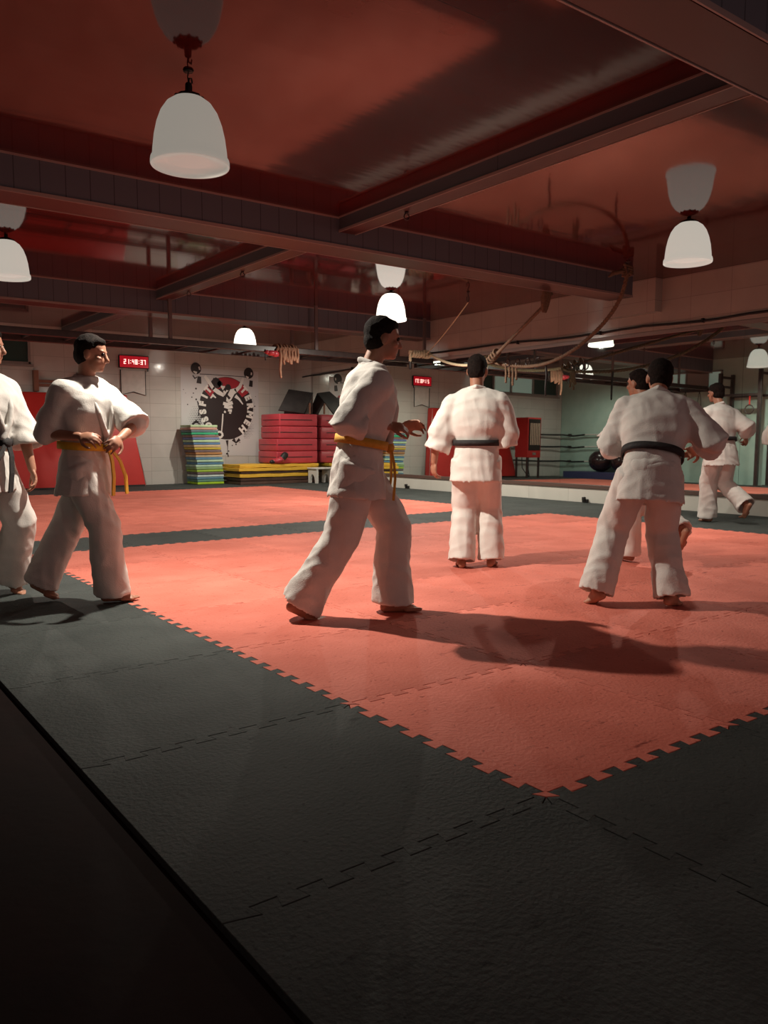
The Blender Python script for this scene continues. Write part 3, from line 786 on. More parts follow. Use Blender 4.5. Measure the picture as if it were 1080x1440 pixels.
# low pile of folding mats, yellow over dark brown
ym = [('brown_foam', 'dark brown', .07), ('brown_foam', 'dark brown', .07), ('yellow_foam', 'yellow', .075), ('brown_foam', 'dark brown', .045), ('yellow_foam', 'yellow', .07), ('yellow_foam', 'yellow', .065)]
z = 0.0
for i, (m, nm, t) in enumerate(ym):
    rx = (0, .02, -.015, .03, -.03, .0)[i]
    mb = MB()
    nseg = 16; top, bot = [], []
    for k in range(nseg + 1):
        u = -1.06 + 2.12 * k / nseg + rx; w = (.010 if i in (2, 4, 5) else 0) * math.sin(k * .55 + i) ** 2
        top.append((u, z + t + w)); bot.append((u, z + .001 + (0.0 if i == 0 else w * .6)))
    mb.prism(bot + top[::-1], lambda u, v, q: (9.42 + u, 16.62 + .95 * q + (.03 * (i % 2)), v))
    o = mb.build('folding_mat', M[m], None, False, bevel=.008)
    tag(o, '%s folding mat, %s from the floor in the low pile under the red pads' % (nm, ORD[i]), 'folding mat', 'folding mats in the low pile')
    z += t + .011
ZP = z
# four thick red pads
for i in range(4):
    hh = .298; w0 = (.0, .0, .03, .03)[3 - i] if i < 4 else 0
    x0, x1 = 9.50 - (.06 if i < 2 else 0) + .01 * i, 10.585
    r = empty('foam_pad', (0, 0, ZP + i * hh), 'thick crimson foam pad, %s from the bottom of the pile in the corner' % ORD[i], 'foam pad', 'thick crimson pads piled in the corner')
    MB().box((x0, 16.86, .004), (x1, 17.80, hh - .003)).build('pad_body', M['vinyl_rose'], r, True, bevel=.028, seg=3)
    MB().box((x0 + .02, 16.852, hh * .48), (x1 - .16, 16.862, hh * .48 + .018)).box((x0 - .004, 16.9, hh * .48), (x0 + .004, 17.7, hh * .48 + .014)).build('zip_line', M['black'], r)
ZT = ZP + 4 * .298
# black folded pad like a tent on top
r = empty('folded_tent_pad', (10.05, 17.2, ZT + .012), 'black folding pad standing like a tent on top of the crimson pads', 'folding pad')
A0, A1 = Vector((-.50, -.25, .07)), Vector((.16, -.34, .0))
R0, R1 = Vector((.00, .12, .60)), Vector((.535, -.16, .52))
C0, C1 = Vector((.10, .55, .0)), Vector((.535, .25, .0))
def slab(a, b, c, d, t):
    n = ((b - a).cross(d - a)).normalized() * t
    vs = [a, b, c, d, a + n, b + n, c + n, d + n]
    return MB().add(vs, [(0,3,2,1), (4,5,6,7), (0,1,5,4), (1,2,6,5), (2,3,7,6), (3,0,4,7)])
slab(A0 + Vector((0,0,.005)), A1 + Vector((0,0,.005)), R1, R0, -.035).build('front_flap', M['black_foam'], r, True, bevel=.006)
slab(C1 + Vector((0,0,.02)), C0 + Vector((0,0,.02)), R0 + Vector((0,.03,-.01)), R1 + Vector((0,.03,-.01)), -.035).build('rear_flap', M['black_foam'], r, True, bevel=.006)
MB().box((.36, -.245, .0), (.40, -.215, .26)).build('prop_board', M['wood'], r)
# red glove on the mats
r = empty('boxing_glove', (9.40, 16.70, ZP + .002), 'red and black glove lying on the yellow mats beside the crimson pads', 'glove')
link_mesh('glove_body', remesh(MB().ball((0, 0, .075), (.13, .09, .075)).ball((.08, .02, .10), (.09, .075, .08)).ball((.02, -.07, .09), (.06, .04, .05)).ball((-.12, 0, .065), (.08, .07, .06)), .012, 3), M['vinyl_rose'], r, True)
link_mesh('cuff', remesh(MB().tube([(.10, .02, .12), (.19, .04, .20)], [.075, .085], 14).tube([(-.16, -.02, .05), (-.21, -.03, .05)], .05, 12), .014, 2), M['black'], r, True)
# white stool by the mirror
r = empty('step_stool', (10.33, 16.35, 0), 'white plastic step stool beside the mirror next to the low mat pile', 'stool')
MB().box((-.25, -.2, .33), (.25, .2, .37)).build('seat', M['white_plastic'], r, True, bevel=.012)
for sx in (-1, 1):
    n = 14
    out = [(-.19, 0), (-.19, .33), (.19, .33), (.19, 0), (.11, 0)] + [(.11 * math.cos(PI * k / n), .21 * math.sin(PI * k / n)) for k in range(1, n)] + [(-.11, 0)]
    MB().prism(out, lambda u, v, t: (sx * (.17 + .05 * t), u, v)).build('leg', M['white_plastic'], r)

# ------------------------------------------------------------------ things by the left wall, seen in the mirror
r = empty('gas_heater', (2.90, 17.17, 0), 'red cabinet heater on dark legs by the wide red pad, seen in the mirror', 'heater')
MB().box((-.29, -.26, .62), (.29, .26, 1.83)).build('cabinet', M['heater_red'], r, bevel=.012)
MB().box((-.25, -.275, .84), (.25, -.255, 1.78)).build('grille_panel', M['heater_dark'], r)
mb = MB()
for i in range(6): mb.box((-.21 + .075 * i, -.288, 1.0), (-.175 + .075 * i, -.272, 1.66))
mb.build('burner_plate', M['ceramic'], r)
MB().box((-.07, -.275, .70), (.07, -.258, .77)).build('control_plate', M['steel'], r)
for sx in (-1, 1):
    for sy in (-1, 1):
        MB().box((sx * .25 - .025, sy * .22 - .025, 0), (sx * .25 + .025, sy * .22 + .025, .625)).build('leg', M['steel_dark'], r)
MB().tube([(-.1, .1, .63), (-.16, .12, .3), (-.1, .0, .08), (0, -.1, .03), (.15, -.1, .12), (.12, .1, .3), (.1, .14, .63)], .014, 8).build('hose', M['cable'], r, True)
top_obj('white_towel', remesh(MB().box((2.36, 17.30, 1.0), (2.46, 17.42, 1.34)).box((2.28, 17.32, 1.14), (2.40, 17.40, 1.28)).box((2.42, 17.33, 1.02), (2.50, 17.40, 1.22)), .02, 4) if 0 else MB().box((2.38, 17.86, 1.02), (2.62, 17.93, 1.42)).box((2.30, 17.87, 1.10), (2.48, 17.94, 1.30)), M['cloth_white'], 'crumpled white towel hanging over the topmost ring rope beside the heater', 'towel', False)
for i, z in enumerate((.50, .97, 1.36)):
    nm = ('lowest', 'middle', 'topmost')[i]
    q = empty('ring_rope', (XL, 17.2, z), '%s of the three black and white ring ropes along the corner walls' % nm, 'rope', 'boxing ring ropes by the teal wall')
    MB().tube([(2.35, YB - 17.2 - .13, .02), (1.2, YB - 17.2 - .12, -.01), (.55, YB - 17.2 - .14, -.01), (.14, YB - 17.2 - .2, 0), (.11, .2, -.02 - .01 * i), (.10, -.25, 0)], .026, 10).build('black_length', M['black'], q, True)
    MB().tube([(.10, -.25, 0), (.10, -1.2, .012), (.10, -2.4, .0), (.10, -3.6, .01)], .022, 10).build('white_length', M['cloth_white'], q, True)
    for y in (.4, -3.5): MB().box((0.001, y - .03, -.03), (.12, y + .03, .03)).build('wall_bracket', M['steel_dark'], q)
top_obj('blue_mat', MB().box((.47, 14.2, -.001), (1.55, 16.9, .20)), M['blue_mat'], 'navy blue mat on the floor along the teal wall under the balls', 'mat', False)
for i, (y, l) in enumerate(((15.95, 'dark exercise ball on the blue mat, nearer the far corner'), (15.12, 'dark exercise ball on the blue mat, farther from the far corner'))):
    q = tag(MB().ball((0, 0, .33), (.37, .37, .335), 32, 20).build('exercise_ball', M['ball'], None, True, loc=(.93, y, .207)), l, 'ball', 'exercise balls on the blue mat')
    MB().lathe([(.33, .48), (.334, .487), (.328, .49)], n=32).build('ridge', M['black'], q, True)
# high frosted window in the left wall
wf = MB()
for a, b in (((12.33, 2.62), (13.95, 2.67)), ((12.33, 3.08), (13.95, 3.12)), ((12.33, 2.62), (12.38, 3.12)), ((13.90, 2.62), (13.95, 3.12)), ((12.73, 2.62), (12.77, 3.12)), ((13.42, 2.62), (13.46, 3.12))):
    wf.box((XL - .01, a[0], a[1]), (XL + .05, b[0], b[1]))
win = struct('window_2', wf, M['frame_grey'], bevel=.004)
for a, b, m in ((12.38, 12.73, 'window_frosted_glow'), (12.77, 13.42, 'frame_grey'), (13.46, 13.90, 'window_frosted_glow')):
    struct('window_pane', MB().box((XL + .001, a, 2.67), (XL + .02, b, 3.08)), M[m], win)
# hanging bar with grip bags
r = empty('hanging_bar', (XL, 13.2, 2.56), 'dark bar under the high side window with small bags hung on it', 'bar')
MB().box((.28, -.85, -.04), (.36, .85, .05)).build('bar', M['steel_dark'], r, bevel=.006)
for y in (-.8, .8): MB().box((0.001, y - .03, -.03), (.30, y + .03, .03)).build('bracket', M['steel_dark'], r)
for i, (y, d) in enumerate(((13.55, .42), (13.22, .36), (12.78, .52))):
    q = empty('kettle_bag', (XL + .385, y, 2.56), 'small black drop-shaped bag on the dark bar, %s from the far corner' % ORD[i], 'bag', 'drop-shaped bags on the dark bar')
    MB().tube([(0, 0, 0), (0, .05, -d * .6), (0, .06, -d)], .008, 6).tube([(0, 0, 0), (0, -.05, -d * .6), (0, -.06, -d)], .008, 6).build('strap', M['cable'], q, True)
    MB().lathe([(.03, -d + .04), (.06, -d - .02), (.11, -d - .12), (.12, -d - .19), (.08, -d - .25), (.02, -d - .26)], n=20).build('bag_body', M['black'], q, True)
# pull-up rig
r = empty('pull_up_rig', (1.15, 11.2, 0), 'dark steel pull-up rig by the side wall, seen at the right end of the mirror', 'rig')
for x, y, zt in ((0, -.35, 3.0), (0, .75, 2.95), (-.60, -.35, 2.95), (-.60, .75, 2.95)):
    MB().box((x - .045, y - .045, 0), (x + .045, y + .045, zt)).build('post', M['steel_dark'], r, bevel=.006)
    MB().box((x - .10, y - .10, .001), (x + .10, y + .10, .02)).build('foot_plate', M['steel_dark'], r)
for a, b in (((0, -.35, 2.36), (0, .75, 2.36)), ((-.60, -.35, 2.36), (-.60, .75, 2.36)), ((-.60, .75, 2.85), (0, .75, 2.85)), ((-.60, -.35, 2.9), (0, -.35, 2.9)), ((-.60, .75, 2.6), (0, .75, 2.6))):
    MB().bar(a, b, .06, .06).build('crossbar', M['steel_dark'], r)
r = empty('gymnastic_ring', (1.15, 11.12, 2.225), 'dark gymnastic ring on a red strap hung from the pull-up rig', 'ring')
MB().bar((0, 0, .10), (0, 0, -.14), .03, .008, (1, 0, 0)).build('strap', M['vinyl_red'], r)
MB().tube([(0, .115 * math.cos(2*PI*k/28), -.25 + .115 * math.sin(2*PI*k/28)) for k in range(29)], .015, 10).build('ring', M['steel_dark'], r, True)

# small ring bolts under the cross beams
for (x, y), l in (((5.03, 6.35), 'small ring bolt under the nearer cross beam'), ((5.03, 9.85), 'small ring bolt under the middle cross beam, nearer the long beam'), ((5.03, 11.6), 'small ring bolt under the middle cross beam, nearer the second beam')):
    r = empty('ring_bolt', (x, y, 3.2595), l, 'ring bolt', 'ring bolts under the cross beams')
    MB().lathe([(.022, 0), (.02, -.012), (.008, -.022)], n=14).build('plate', M['steel_dark'], r, True)
    MB().tube([(.03 * math.cos(2*PI*k/16), 0, -.045 + .03 * math.sin(2*PI*k/16)) for k in range(17)], .007, 8).build('ring', M['steel_dark'], r, True)
# ------------------------------------------------------------------ people
def rot_from(d, up=Vector((0, 0, 1))):
    """rotation whose y axis is d and whose z axis is near up"""
    y = Vector(d).normalized(); x = y.cross(Vector(up)).normalized(); z = x.cross(y)
    return Matrix((x, y, z)).transposed()

def ik(hip, ankle, pole, a, b):
    v = ankle - hip; d = min(v.length, (a + b) * .999); v.normalize()
    x = (a*a - b*b + d*d) / (2*d); hgt = math.sqrt(max(0, a*a - x*x))
    p = (pole - v * pole.dot(v)).normalized()
    return hip + v * x + p * hgt, hip + v * d

def ellipse_ring(c, X, Y, hx, hy, n=28, pw=2.0):
    out = []
    for k in range(n):
        a = 2*PI*k/n; ca, sa = math.cos(a), math.sin(a)
        q = 2 / pw
        out.append(c + X * hx * math.copysign(abs(ca) ** q, ca) + Y * hy * math.copysign(abs(sa) ** q, sa))
    return out

def folds(me, amp, seed, dirs, freq=9):
    """soft cloth creases: noise stretched along given directions"""
    co = [v.co.copy() for v in me.vertices]; no = [v.normal.copy() for v in me.vertices]
    for v, c, nn in zip(me.vertices, co, no):
        t = 0
        for (q, w) in dirs:
            t += w * noise.noise(Vector((c.x * q[0] + seed, c.y * q[1] + seed * 1.7, c.z * q[2] - seed)))
        q = Vector((c.x * 4.5 + seed, c.y * 4.5 - seed, c.z * 12 + (c.x + c.y) * 7))
        q2 = Vector((c.x * 13 - seed, c.y * 13, c.z * 4 + (c.x - c.y) * 4))
        r1 = (1 - abs(noise.noise(q)) * 2.2) ; r2 = (1 - abs(noise.noise(q2)) * 2.4)
        v.co = c + nn * amp * (.45 * t + .42 * max(-.3, r1) + .32 * max(-.3, r2) - .3)

def hand(mb, wrist, hdir, palm_n, side, curl, k=1.0, thumb_in=.5):
    """palm, four unequal fingers and a thumb; palm_n points out of the palm; side=+1: the thumb lies on +x of the hand frame"""
    y = Vector(hdir).normalized(); n = Vector(palm_n); n = (n - y * n.dot(y)).normalized(); x = y.cross(n).normalized()
    w = Vector(wrist)
    pal = Matrix((x, y, n)).transposed()
    mb.ball(w + y * .048 * k, (.040 * k, .054 * k, .017 * k), 14, 10, pal)
    for i in range(4):
        lat = (-.029 + .0195 * i) * -side
        L = (.070, .083, .078, .060)[i] if side * 1 else .07
        L *= k
        p = w + x * lat * k + y * (.085 if i in (1, 2) else .078) * k
        pts = [w + x * lat * .8 * k + y * .045 * k, p]; a = 0
        for s, c in ((.45, curl * .9), (.30, curl * 1.1), (.25, curl * .8)):
            a += c
            p = p + (y * math.cos(a) + n * math.sin(a)) * L * s + x * (lat * .10)
            pts.append(p)
        mb.tube(pts, [.0095*k, .0095*k, .0088*k, .008*k, .007*k], 8)
    b = w + x * .028 * side * k + y * .028 * k
    p1 = b + (x * side * .75 + y * .6 + n * .35 * thumb_in).normalized() * .036 * k
    p2 = p1 + (x * side * .30 + y * .8 + n * .55 * thumb_in).normalized() * .030 * k
    p3 = p2 + (x * side * .05 + y * .9 + n * .6 * thumb_in).normalized() * .024 * k
    mb.tube([w + x * .012 * side * k + y * .02 * k, b, p1, p2, p3], [.013*k, .013*k, .011*k, .0098*k, .008*k], 8)

def foot(mb, ankle, fdir, pitch, k=1.0, side=1):
    """pitch > 0: the heel is lifted, the toes stay down"""
    f = Vector((fdir[0], fdir[1], 0)).normalized(); s = Vector((f.y, -f.x, 0))
    a = Vector(ankle); c, sn = math.cos(pitch), math.sin(pitch)
    dn = Vector((0, 0, -1)) * c - f * sn; fw = f * c - Vector((0, 0, 1)) * sn
    heel = a + dn * .045 * k - fw * .035 * k
    ball_ = a + dn * .058 * k + fw * .125 * k
    mb.tube([a + Vector((0, 0, .03)), a + dn * .02 * k, heel], [.036*k, .037*k, .031*k], 12)
    mb.tube([heel, a + dn * .042 * k + fw * .05 * k, ball_], [.030*k, .034*k, .026*k], 12)
    mb.tube([a + dn * .01 * k + fw * .02 * k, a + dn * .04 * k + fw * .09 * k, ball_], [.032*k, .028*k, .02*k], 12)
    for i in range(5):
        lat = (-.034 + .016 * i) * k * side
        tw = f * math.cos(pitch * .35) - Vector((0, 0, 1)) * math.sin(pitch * .35)
        p = ball_ + s * lat - fw * .012 * abs(i - 1) * k * .7
        L = (.050, .050, .045, .040, .034)[i] * k
        mb.tube([p - fw * .03 * k, p, p + tw * L], [.016*k, .013*k, (.0125 if i == 0 else .009)*k], 8)

def make_person(base, label, facing=0, pel=(0, 0, .92), lean=0, side_lean=0, twist=0, k=1.0, ank=None, ftdir=(0, 0), pitch=(0, 0),
                elbow=None, wrist=None, hdir=None, palm=None, curl=(.35, .35), cuff=None, head_dir=None, nod=0, belt='belt_black', gi='gi', seed=1,
                cuff_w=.115, ends=None, hem=.11, hair_long=False, knee_pole=None, group=None):
    """joints are given in a local frame: x along the picture, y away from the camera, z up; angles run clockwise seen from above"""
    bx, by = base
    aw = Vector((bx, by, 0)).normalized(); ri = Vector((aw.y, -aw.x, 0))
    B = Matrix((ri, aw, Vector((0, 0, 1)))).transposed()
    def L(p): return B @ Vector(p)
    def ang(deg): return L((math.sin(math.radians(deg)), math.cos(math.radians(deg)), 0))
    fwd = ang(facing); rgt = ang(facing + 90); fwd_s = ang(facing + twist); rgt_s = ang(facing + twist + 90)
    up = Vector((0, 0, 1))
    sp = (up * math.cos(math.radians(lean)) + fwd * math.sin(math.radians(lean)) + rgt * math.sin(math.radians(side_lean))).normalized()
    P = L(pel)
    def T(x, y, z):
        """canonical torso point (x right, y forward, z height above the pelvis)"""
        t = max(0, min(1, z / .45))
        X = rgt.lerp(rgt_s, t).normalized(); Y = fwd.lerp(fwd_s, t)
        s = sp if z > 0 else up.lerp(sp, .35).normalized()
        X = (X - s * X.dot(s)).normalized(); Y = s.cross(X)
        return P + s * z * k + X * x * k + Y * y * k
    hips = [T(-.088, 0, -.02), T(.088, 0, -.02)]
    shd = [T(-.172, -.005, .432), T(.172, -.005, .432)]
    th, sh = .425 * k, .425 * k
    body = MB()
    body.tube([T(0, 0, -.04), T(0, 0, .12), T(0, .005, .30), T(0, -.005, .42)], [.105*k, .085*k, .10*k, .085*k], 18)
    for sx in (-1, 1):
        body.tube([T(.05*sx, 0, .30), T(.10*sx, 0, .40), T(.160*sx, -.005, .432)], [.09*k, .07*k, .043*k], 14)
    neck = T(0, -.02, .52)
    hd = head_dir if head_dir is not None else facing + twist
    hf = ang(hd); hr = ang(hd + 90)
    hc = T(0, .01, .685) + hf * .015 * k
    ndx = math.radians(nod)
    hz = up * math.cos(ndx) + hf * math.sin(ndx); hy = hf * math.cos(ndx) - up * math.sin(ndx)
    HM = Matrix((hr, hy, hz)).transposed()
    def Hd(x, y, z): return hc + HM @ Vector((x*k, y*k, z*k))
    body.tube([neck - sp * .03 * k, T(0, -.012, .56), Hd(0, -.02, -.05)], [.062*k, .054*k, .055*k], 16)
    body.ball(Hd(0, -.012, .025), (.076*k, .096*k, .092*k), 22, 16, HM)            # skull
    body.ball(Hd(0, .028, -.045), (.056*k, .062*k, .066*k), 18, 12, HM)             # face and jaw
    body.ball(Hd(0, .062, -.088), (.026*k, .022*k, .02*k), 12, 8, HM)               # chin
    body.tube([Hd(0, .083, .005), Hd(0, .100, -.030)], [.010*k, .015*k], 10)        # nose
    body.ball(Hd(0, .080, -.062), (.024*k, .010*k, .009*k), 12, 8, HM)              # lips
    body.ball(Hd(0, .074, .022), (.052*k, .014*k, .011*k), 14, 8, HM)               # brow
    for sx in (-1, 1):
        body.ball(Hd(.046*sx, .058, -.026), (.022*k, .022*k, .018*k), 10, 8, HM)    # cheek
        body.ball(Hd(.077*sx, -.008, -.012), (.011*k, .020*k, .033*k), 10, 10, HM)  # ear
    knees, ankles, elbows, wrists = [], [], [], []
    for i in (0, 1):
        a = L(ank[i]); pole = (fwd + up * .0) if knee_pole is None else L(knee_pole[i])
        kn, an = ik(hips[i], a, pole, th, sh); knees.append(kn); ankles.append(an)
        body.tube([hips[i], hips[i].lerp(kn, .5), kn, kn.lerp(an, .35), an], [.086*k, .070*k, .050*k, .050*k, .034*k], 14)
        foot(body, an, ang(facing + ftdir[i]), math.radians(pitch[i]), k, 1 if i else -1)
        s0 = shd[i]; e0 = L(elbow[i]); el = s0 + (e0 - s0).normalized() * .285 * k
        w0 = L(wrist[i]); wr = el + (w0 - el).normalized() * .25 * k
        elbows.append(el); wrists.append(wr)
        body.tube([s0, s0.lerp(el, .5), el, el.lerp(wr, .35), wr], [.046*k, .042*k, .037*k, .036*k, .026*k], 12)
        hdv = L(hdir[i]) if hdir and hdir[i] else (wr - el)
        pn = L(palm[i]) if palm and palm[i] else (P - wr)
        body_hand_side = 1 if i else -1
        hand(body, wr, hdv, pn, -body_hand_side if pn.dot(fwd) <= 0 else body_hand_side, curl[i], k)
    me = remesh(body, .0068, 2)
    for v in me.vertices:
        if v.co.z < .001: v.co.z = .001 + (v.co.z - .001) * .02
    me.name = 'person'
    root = link_mesh('person', me, M['skin'], None, True, (bx, by, 0))
    tag(root, label, 'person', group)
    # hair
    hb = MB()
    hb.ball(Hd(0, -.020, .038), (.081*k, .096*k, .090*k), 24, 16, HM)
    hb.ball(Hd(0, -.045, -.015), (.073*k, .068*k, .070*k), 20, 12, HM)
    hb.ball(Hd(0, .022, .078), (.062*k, .058*k, .034*k), 16, 10, HM)
    hm = remesh(hb, .009, 2)
    for v in hm.vertices:
        nn = noise.noise(v.co * 38 + Vector((seed, 0, 0))); v.co += v.normal * (.004 * nn)
    link_mesh('hair', hm, M['hair'], root, True)
    for sx in (-1, 1):
        MB().ball(Hd(.030*sx, .078, .004), .0115*k, 10, 8).build('eye', M['eye'], root, True)
    # ---------------- jacket
    j = MB(); upv = up
    prof = [(-.215, .215, .168), (-.10, .196, .152), (.00, .182, .138), (.07, .170, .126), (.105, .166, .122), (.14, .176, .130), (.22, .205, .148), (.32, .222, .152), (.40, .220, .142), (.455, .195, .120), (.490, .140, .098), (.520, .088, .078), (.545, .072, .070)]
    rings = []
    def tring(z, hx, hy, n=32, pw=2.3):
        c = T(0, 0, z); X = (T(.1, 0, z) - c).normalized(); Y = (T(0, .1, z) - c).normalized()
        off = 0 if z < .45 else -.012
        return ellipse_ring(c + Y * off * k, X, Y, hx * k, hy * k, n, pw)
    inner = [tring(-.13, .165, .125), tring(-.16, .188, .142), tring(-.20, .196, .149)]
    j.loft(inner + [tring(*q) for q in prof])
    for i in (0, 1):
        s0 = T((-.08, .08)[i], -.005, .435)
        s1 = T((-.175, .175)[i], -.005, .415)
        el = elbows[i]
        ce = L(cuff[i]) if cuff and cuff[i] else el.lerp(wrists[i], .40)
        mid = el if not (cuff and cuff[i]) else s1.lerp(ce, .55)
        pth = [s0, s1, s1.lerp(mid, .5), mid, ce]
        rad = [.078*k, .088*k, .090*k, (.094 + (cuff_w - .094) * .6) * k, cuff_w*k]
        rr = []
        ref = fwd_s
        for q, (c, rad_) in enumerate(zip(pth, rad)):
            d = (pth[min(q + 1, 4)] - pth[max(q - 1, 0)]).normalized()
            sx = d.cross(up) if abs(d.z) < .6 else d.cross(fwd_s)
            sx = d.cross(fwd_s) if q else sx
            sx = sx.normalized() if sx.length > .25 else d.cross(up).normalized()
            sy = d.cross(sx).normalized()
            rr.append(ellipse_ring(c, sx, sy, rad_, rad_ * .86, 22))
        d = (ce - mid).normalized()
        # a hollow cuff
        rr.append(ellipse_ring(ce + d * .004, sx, sy, (cuff_w - .014)*k, (cuff_w - .014) * .84 * k, 22))
        rr.append(ellipse_ring(ce - d * .05 * k, sx, sy, (cuff_w - .045)*k, (cuff_w - .045) * .84 * k, 22))
        j.loft(rr)
    for sx in (-1, 1):
        j.tube([T(.04*sx, -.012, .475), T(.115*sx, -.008, .455), T(.182*sx, -.005, .425)], [.080*k, .078*k, .078*k], 18)
        j.ball(T(.182*sx, -.005, .418), .088*k, 18, 14)
        j.tube([T(.182*sx, -.005, .42), elbows[(sx + 1)//2]], [.09*k, .075*k], 16)
    jm = remesh(j, .0115, 4, .5); jm.shade_smooth()
    folds(jm, .012, seed, [((5, 5, 14), 1.0), ((16, 16, 7), .6)])
    link_mesh('jacket', jm, M[gi], root, True)
    # ---------------- collar band
    cb = MB(); path = []
    for x, y, z in ((-.02, .150, .13), (.030, .160, .22), (.060, .150, .32), (.072, .105, .42), (.076, .045, .49), (.062, -.040, .535), (0, -.085, .550), (-.062, -.040, .535), (-.076, .045, .49), (-.072, .105, .42), (-.060, .155, .32), (-.030, .168, .22), (.02, .158, .13)):
        path.append(T(x, y, z))
    cb.tube(path, .019*k, 10)
    cm = remesh(cb, .008, 1); link_mesh('collar', cm, M[gi], root, True)
    # ---------------- trousers
    t = MB()
    t.tube([T(-.05, 0, -.02), T(.05, 0, -.02)], .135*k, 20); t.ball(T(0, 0, .03), (.165*k, .125*k, .10*k), 20, 12, rot_from(fwd))
    for i in (0, 1):
        kn, an = knees[i], ankles[i]
        d1 = (kn - hips[i]).normalized(); d2 = (an - kn).normalized()
        end = an + d2 * .022 * k
        if end.z < .018: end = kn + (end - kn) * ((kn.z - .018) / (kn.z - end.z))
        ft = ang(facing + ftdir[i]); sd = Vector((ft.y, -ft.x, 0))
        rr = []
        pts = [(hips[i], d1, .118), (hips[i].lerp(kn, .45), d1, .112), (kn, (d1 + d2).normalized(), .104), (kn.lerp(end, .5), d2, .104), (end, d2, hem)]
        for c, d, q in pts:
            X = (sd - d * sd.dot(d)).normalized(); Y = d.cross(X)
            rr.append(ellipse_ring(c + ft * (.012 * k if c is end else 0), X, Y, q * k, q * k * 1.0, 24))
        d = d2; X = (sd - d * sd.dot(d)).normalized(); Y = d.cross(X)
        rr.append(ellipse_ring(end + ft * .012 * k, X, Y, (hem - .013) * k, (hem - .013) * k, 24))
        rr.append(ellipse_ring(end - d * .10 * k, X, Y, (hem - .045) * k, (hem - .045) * k, 24))
        t.loft(rr)
    tm = remesh(t, .0115, 2, .4); tm.shade_smooth()
    folds(tm, .013, seed + 5, [((15, 15, 4.5), 1.0), ((7, 7, 13), .7)])
    for v in tm.vertices:
        if v.co.z < .004: v.co.z = .004
    link_mesh('trousers', tm, M[gi], root, True)
    # ---------------- belt
    def bring(z, e, n=48):
        c = T(0, 0, z); X = (T(.1, 0, z) - c).normalized(); Y = (T(0, .1, z) - c).normalized()
        return ellipse_ring(c, X, Y, (.170 + e) * k, (.127 + e) * k, n, 2.3)
    bl = MB(); n = 48
    R4 = [bring(.080, .012), bring(.080, .022), bring(.127, .022), bring(.127, .012)]
    vs = [p for q in R4 for p in q]; fs = []
    for a in range(4):
        for q in range(n):
            fs.append((a*n + q, a*n + (q+1) % n, ((a+1) % 4)*n + (q+1) % n, ((a+1) % 4)*n + q))
    bl.add(vs, fs)
    bo = bl.build('belt', M[belt], root, True)
    kb = MB(); kb.ball(T(0, .166, .102), (.042*k, .026*k, .034*k), 14, 10, rot_from(fwd))
    kb.build('belt_knot', M[belt], bo, True)
    for sx in (-1, 1):
        sw = (ends or (0, 0))[(sx + 1) // 2]
        p0 = T(.01*sx, .172, .10); p1 = T(.045*sx + sw * .4, .196, .02); p2 = T(.07*sx + sw * .8, .205, -.09) ; p3 = T(.08*sx + sw, .20, -.21)
        e = MB(); w = (T(.1, 0, 0) - T(0, 0, 0)).normalized() * .02 * k; dpt = (T(0, .1, 0) - T(0, 0, 0)).normalized() * .004 * k
        e.loft([[p - w - dpt, p + w - dpt, p + w + dpt, p - w + dpt] for p in (p0, p1, p2, p3)])
        e.build('belt_end', M[belt], bo)
    return root

# the man standing in the middle, seen from behind
make_person((4.50, 4.79), 'man in white with a black belt, standing with his back turned in the middle', facing=4, pel=(.015, 0, .915), k=1.0,
            ank=((-.095, -.02, .075), (.145, .05, .075)), ftdir=(-10, 6), elbow=((-.285, -.01, 1.13), (.265, .0, 1.14)), wrist=((-.325, .03, .87), (.20, .25, 1.03)),
            hdir=((-.02, .05, -1), None), palm=((.8, .5, 0), (-1, 0, 0)), curl=(.55, .4), cuff=((-.305, .0, .955), (.245, .02, .985)), cuff_w=.105, head_dir=14, nod=10, seed=2, hem=.112)
# blurred walker in the left middle: here he stands still in mid-stride
make_person((2.62, 3.92), 'walker with an orange belt striding to the right beside the standing man', facing=84, pel=(.10, 0, .925), lean=10, k=1.045, twist=-6,
            ank=((.30, .10, .078), (-.24, -.06, .10)), ftdir=(0, 0), pitch=(0, 26), elbow=((.12, .20, 1.15), (.03, -.20, 1.15)), wrist=((.36, .16, 1.12), (.32, -.10, 1.12)),
            curl=(.5, .5), head_dir=80, nod=6, belt='belt_orange', gi='gi_grey', seed=9, hem=.125)
# yellow belt
make_person((1.47, 5.23), 'walker with a yellow belt in front of the wide red pad', facing=118, twist=22, pel=(.07, 0, .905), lean=4, k=.985,
            ank=((-.235, .22, .10), (.20, -.02, .078)), ftdir=(8, -22), pitch=(22, 0), elbow=((.40, -.06, 1.11), (-.13, -.08, 1.12)), wrist=((.27, -.25, 1.05), (.10, -.28, 1.06)),
            curl=(.6, .6), cuff=((.38, -.08, 1.13), (-.105, -.06, 1.14)), head_dir=108, nod=8, belt='belt_yellow', gi='gi_grey', seed=15, hem=.118, ends=(-.10, -.06))
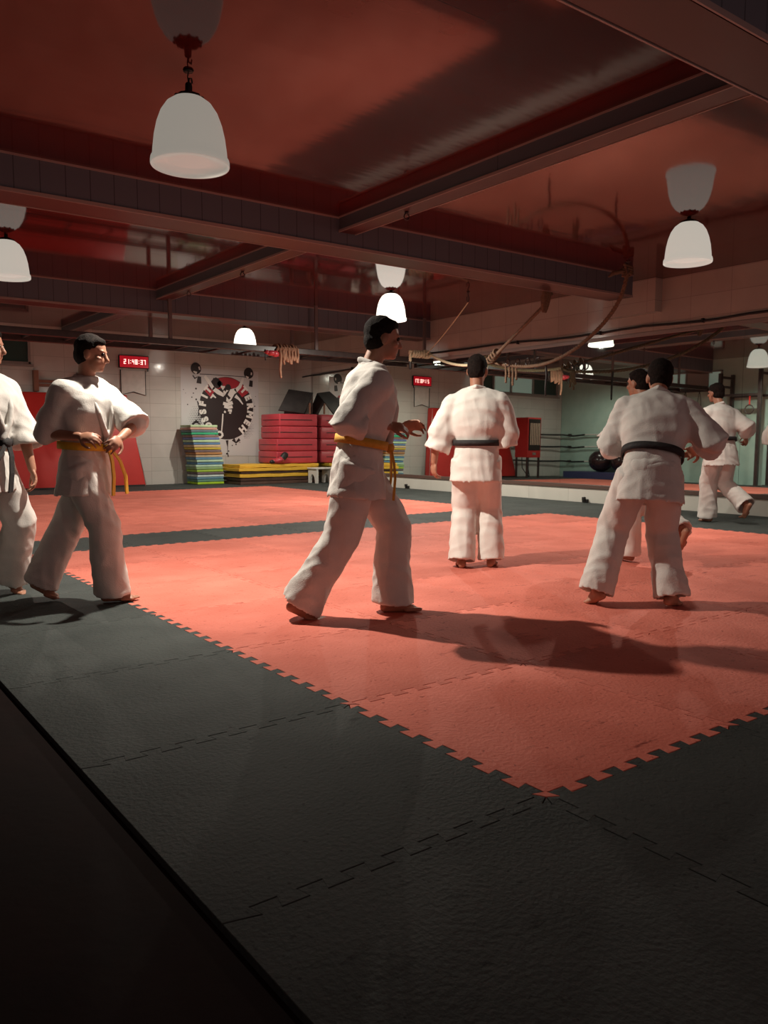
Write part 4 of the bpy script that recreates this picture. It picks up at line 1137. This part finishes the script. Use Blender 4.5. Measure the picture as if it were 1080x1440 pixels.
# black belt at the left edge
make_person((1.05, 5.62), 'karate student with a black belt cut by the left edge of the photo', facing=128, twist=10, pel=(-.02, 0, .93), lean=3, k=1.02,
            ank=((.11, .30, .12), (-.22, -.05, .078)), ftdir=(5, -10), pitch=(30, 0), elbow=((.20, .09, 1.15), (-.32, -.1, 1.15)), wrist=((.25, .04, .92), (-.30, -.2, .95)),
            curl=(.5, .5), head_dir=110, nod=4, gi='gi_grey', seed=21, hem=.115, ends=(.10, .16))
# right group
make_person((4.23, 2.98), 'student with a black belt running away on the coral tiles', facing=-12, pel=(.03, .0, .86), lean=26, side_lean=9, k=.97, twist=12,
            ank=((-.27, .02, .10), (.17, .10, .082)), ftdir=(-25, 35), pitch=(24, 8), elbow=((-.18, .16, 1.08), (.36, .08, 1.06)), wrist=((-.18, .38, 1.10), (.30, .32, .98)),
            curl=(.8, .8), head_dir=-14, nod=-12, gi='gi_grey', seed=27, hem=.115)
make_person((5.72, 3.98), 'student running behind the nearest runner with one foot kicked up', facing=-40, pel=(.0, 0, .87), lean=14, k=.97,
            ank=((-.16, .18, .085), (.25, -.06, .30)), ftdir=(0, 0), pitch=(0, 62), elbow=((-.26, .02, 1.14), (.24, -.02, 1.12)), wrist=((-.27, .24, 1.08), (.16, .22, 1.08)),
            curl=(.9, .9), head_dir=-55, nod=2, gi='gi', seed=33, hem=.11)
make_person((9.35, 5.50), 'student with a black belt jogging away beside the mirror plinth', facing=-42, pel=(.0, 0, .93), lean=9, k=1.02,
            ank=((-.13, .14, .08), (.30, -.06, .24)), ftdir=(0, 0), pitch=(4, 58), elbow=((-.27, .04, 1.18), (.30, .02, 1.18)), wrist=((-.26, .28, 1.10), (.28, .26, 1.05)),
            curl=(.9, .9), head_dir=-48, nod=2, gi='gi_grey', seed=39, hem=.118)
make_person((9.96, 4.87), 'student in a white uniform mostly outside the right edge of the photo', facing=-20, pel=(.0, 0, .92), lean=4, k=1.0,
            ank=((-.10, -.02, .078), (.12, .08, .078)), elbow=((-.27, .02, 1.15), (.27, .0, 1.15)), wrist=((-.28, .12, .92), (.28, .1, .92)),
            curl=(.5, .5), gi='gi', seed=45)
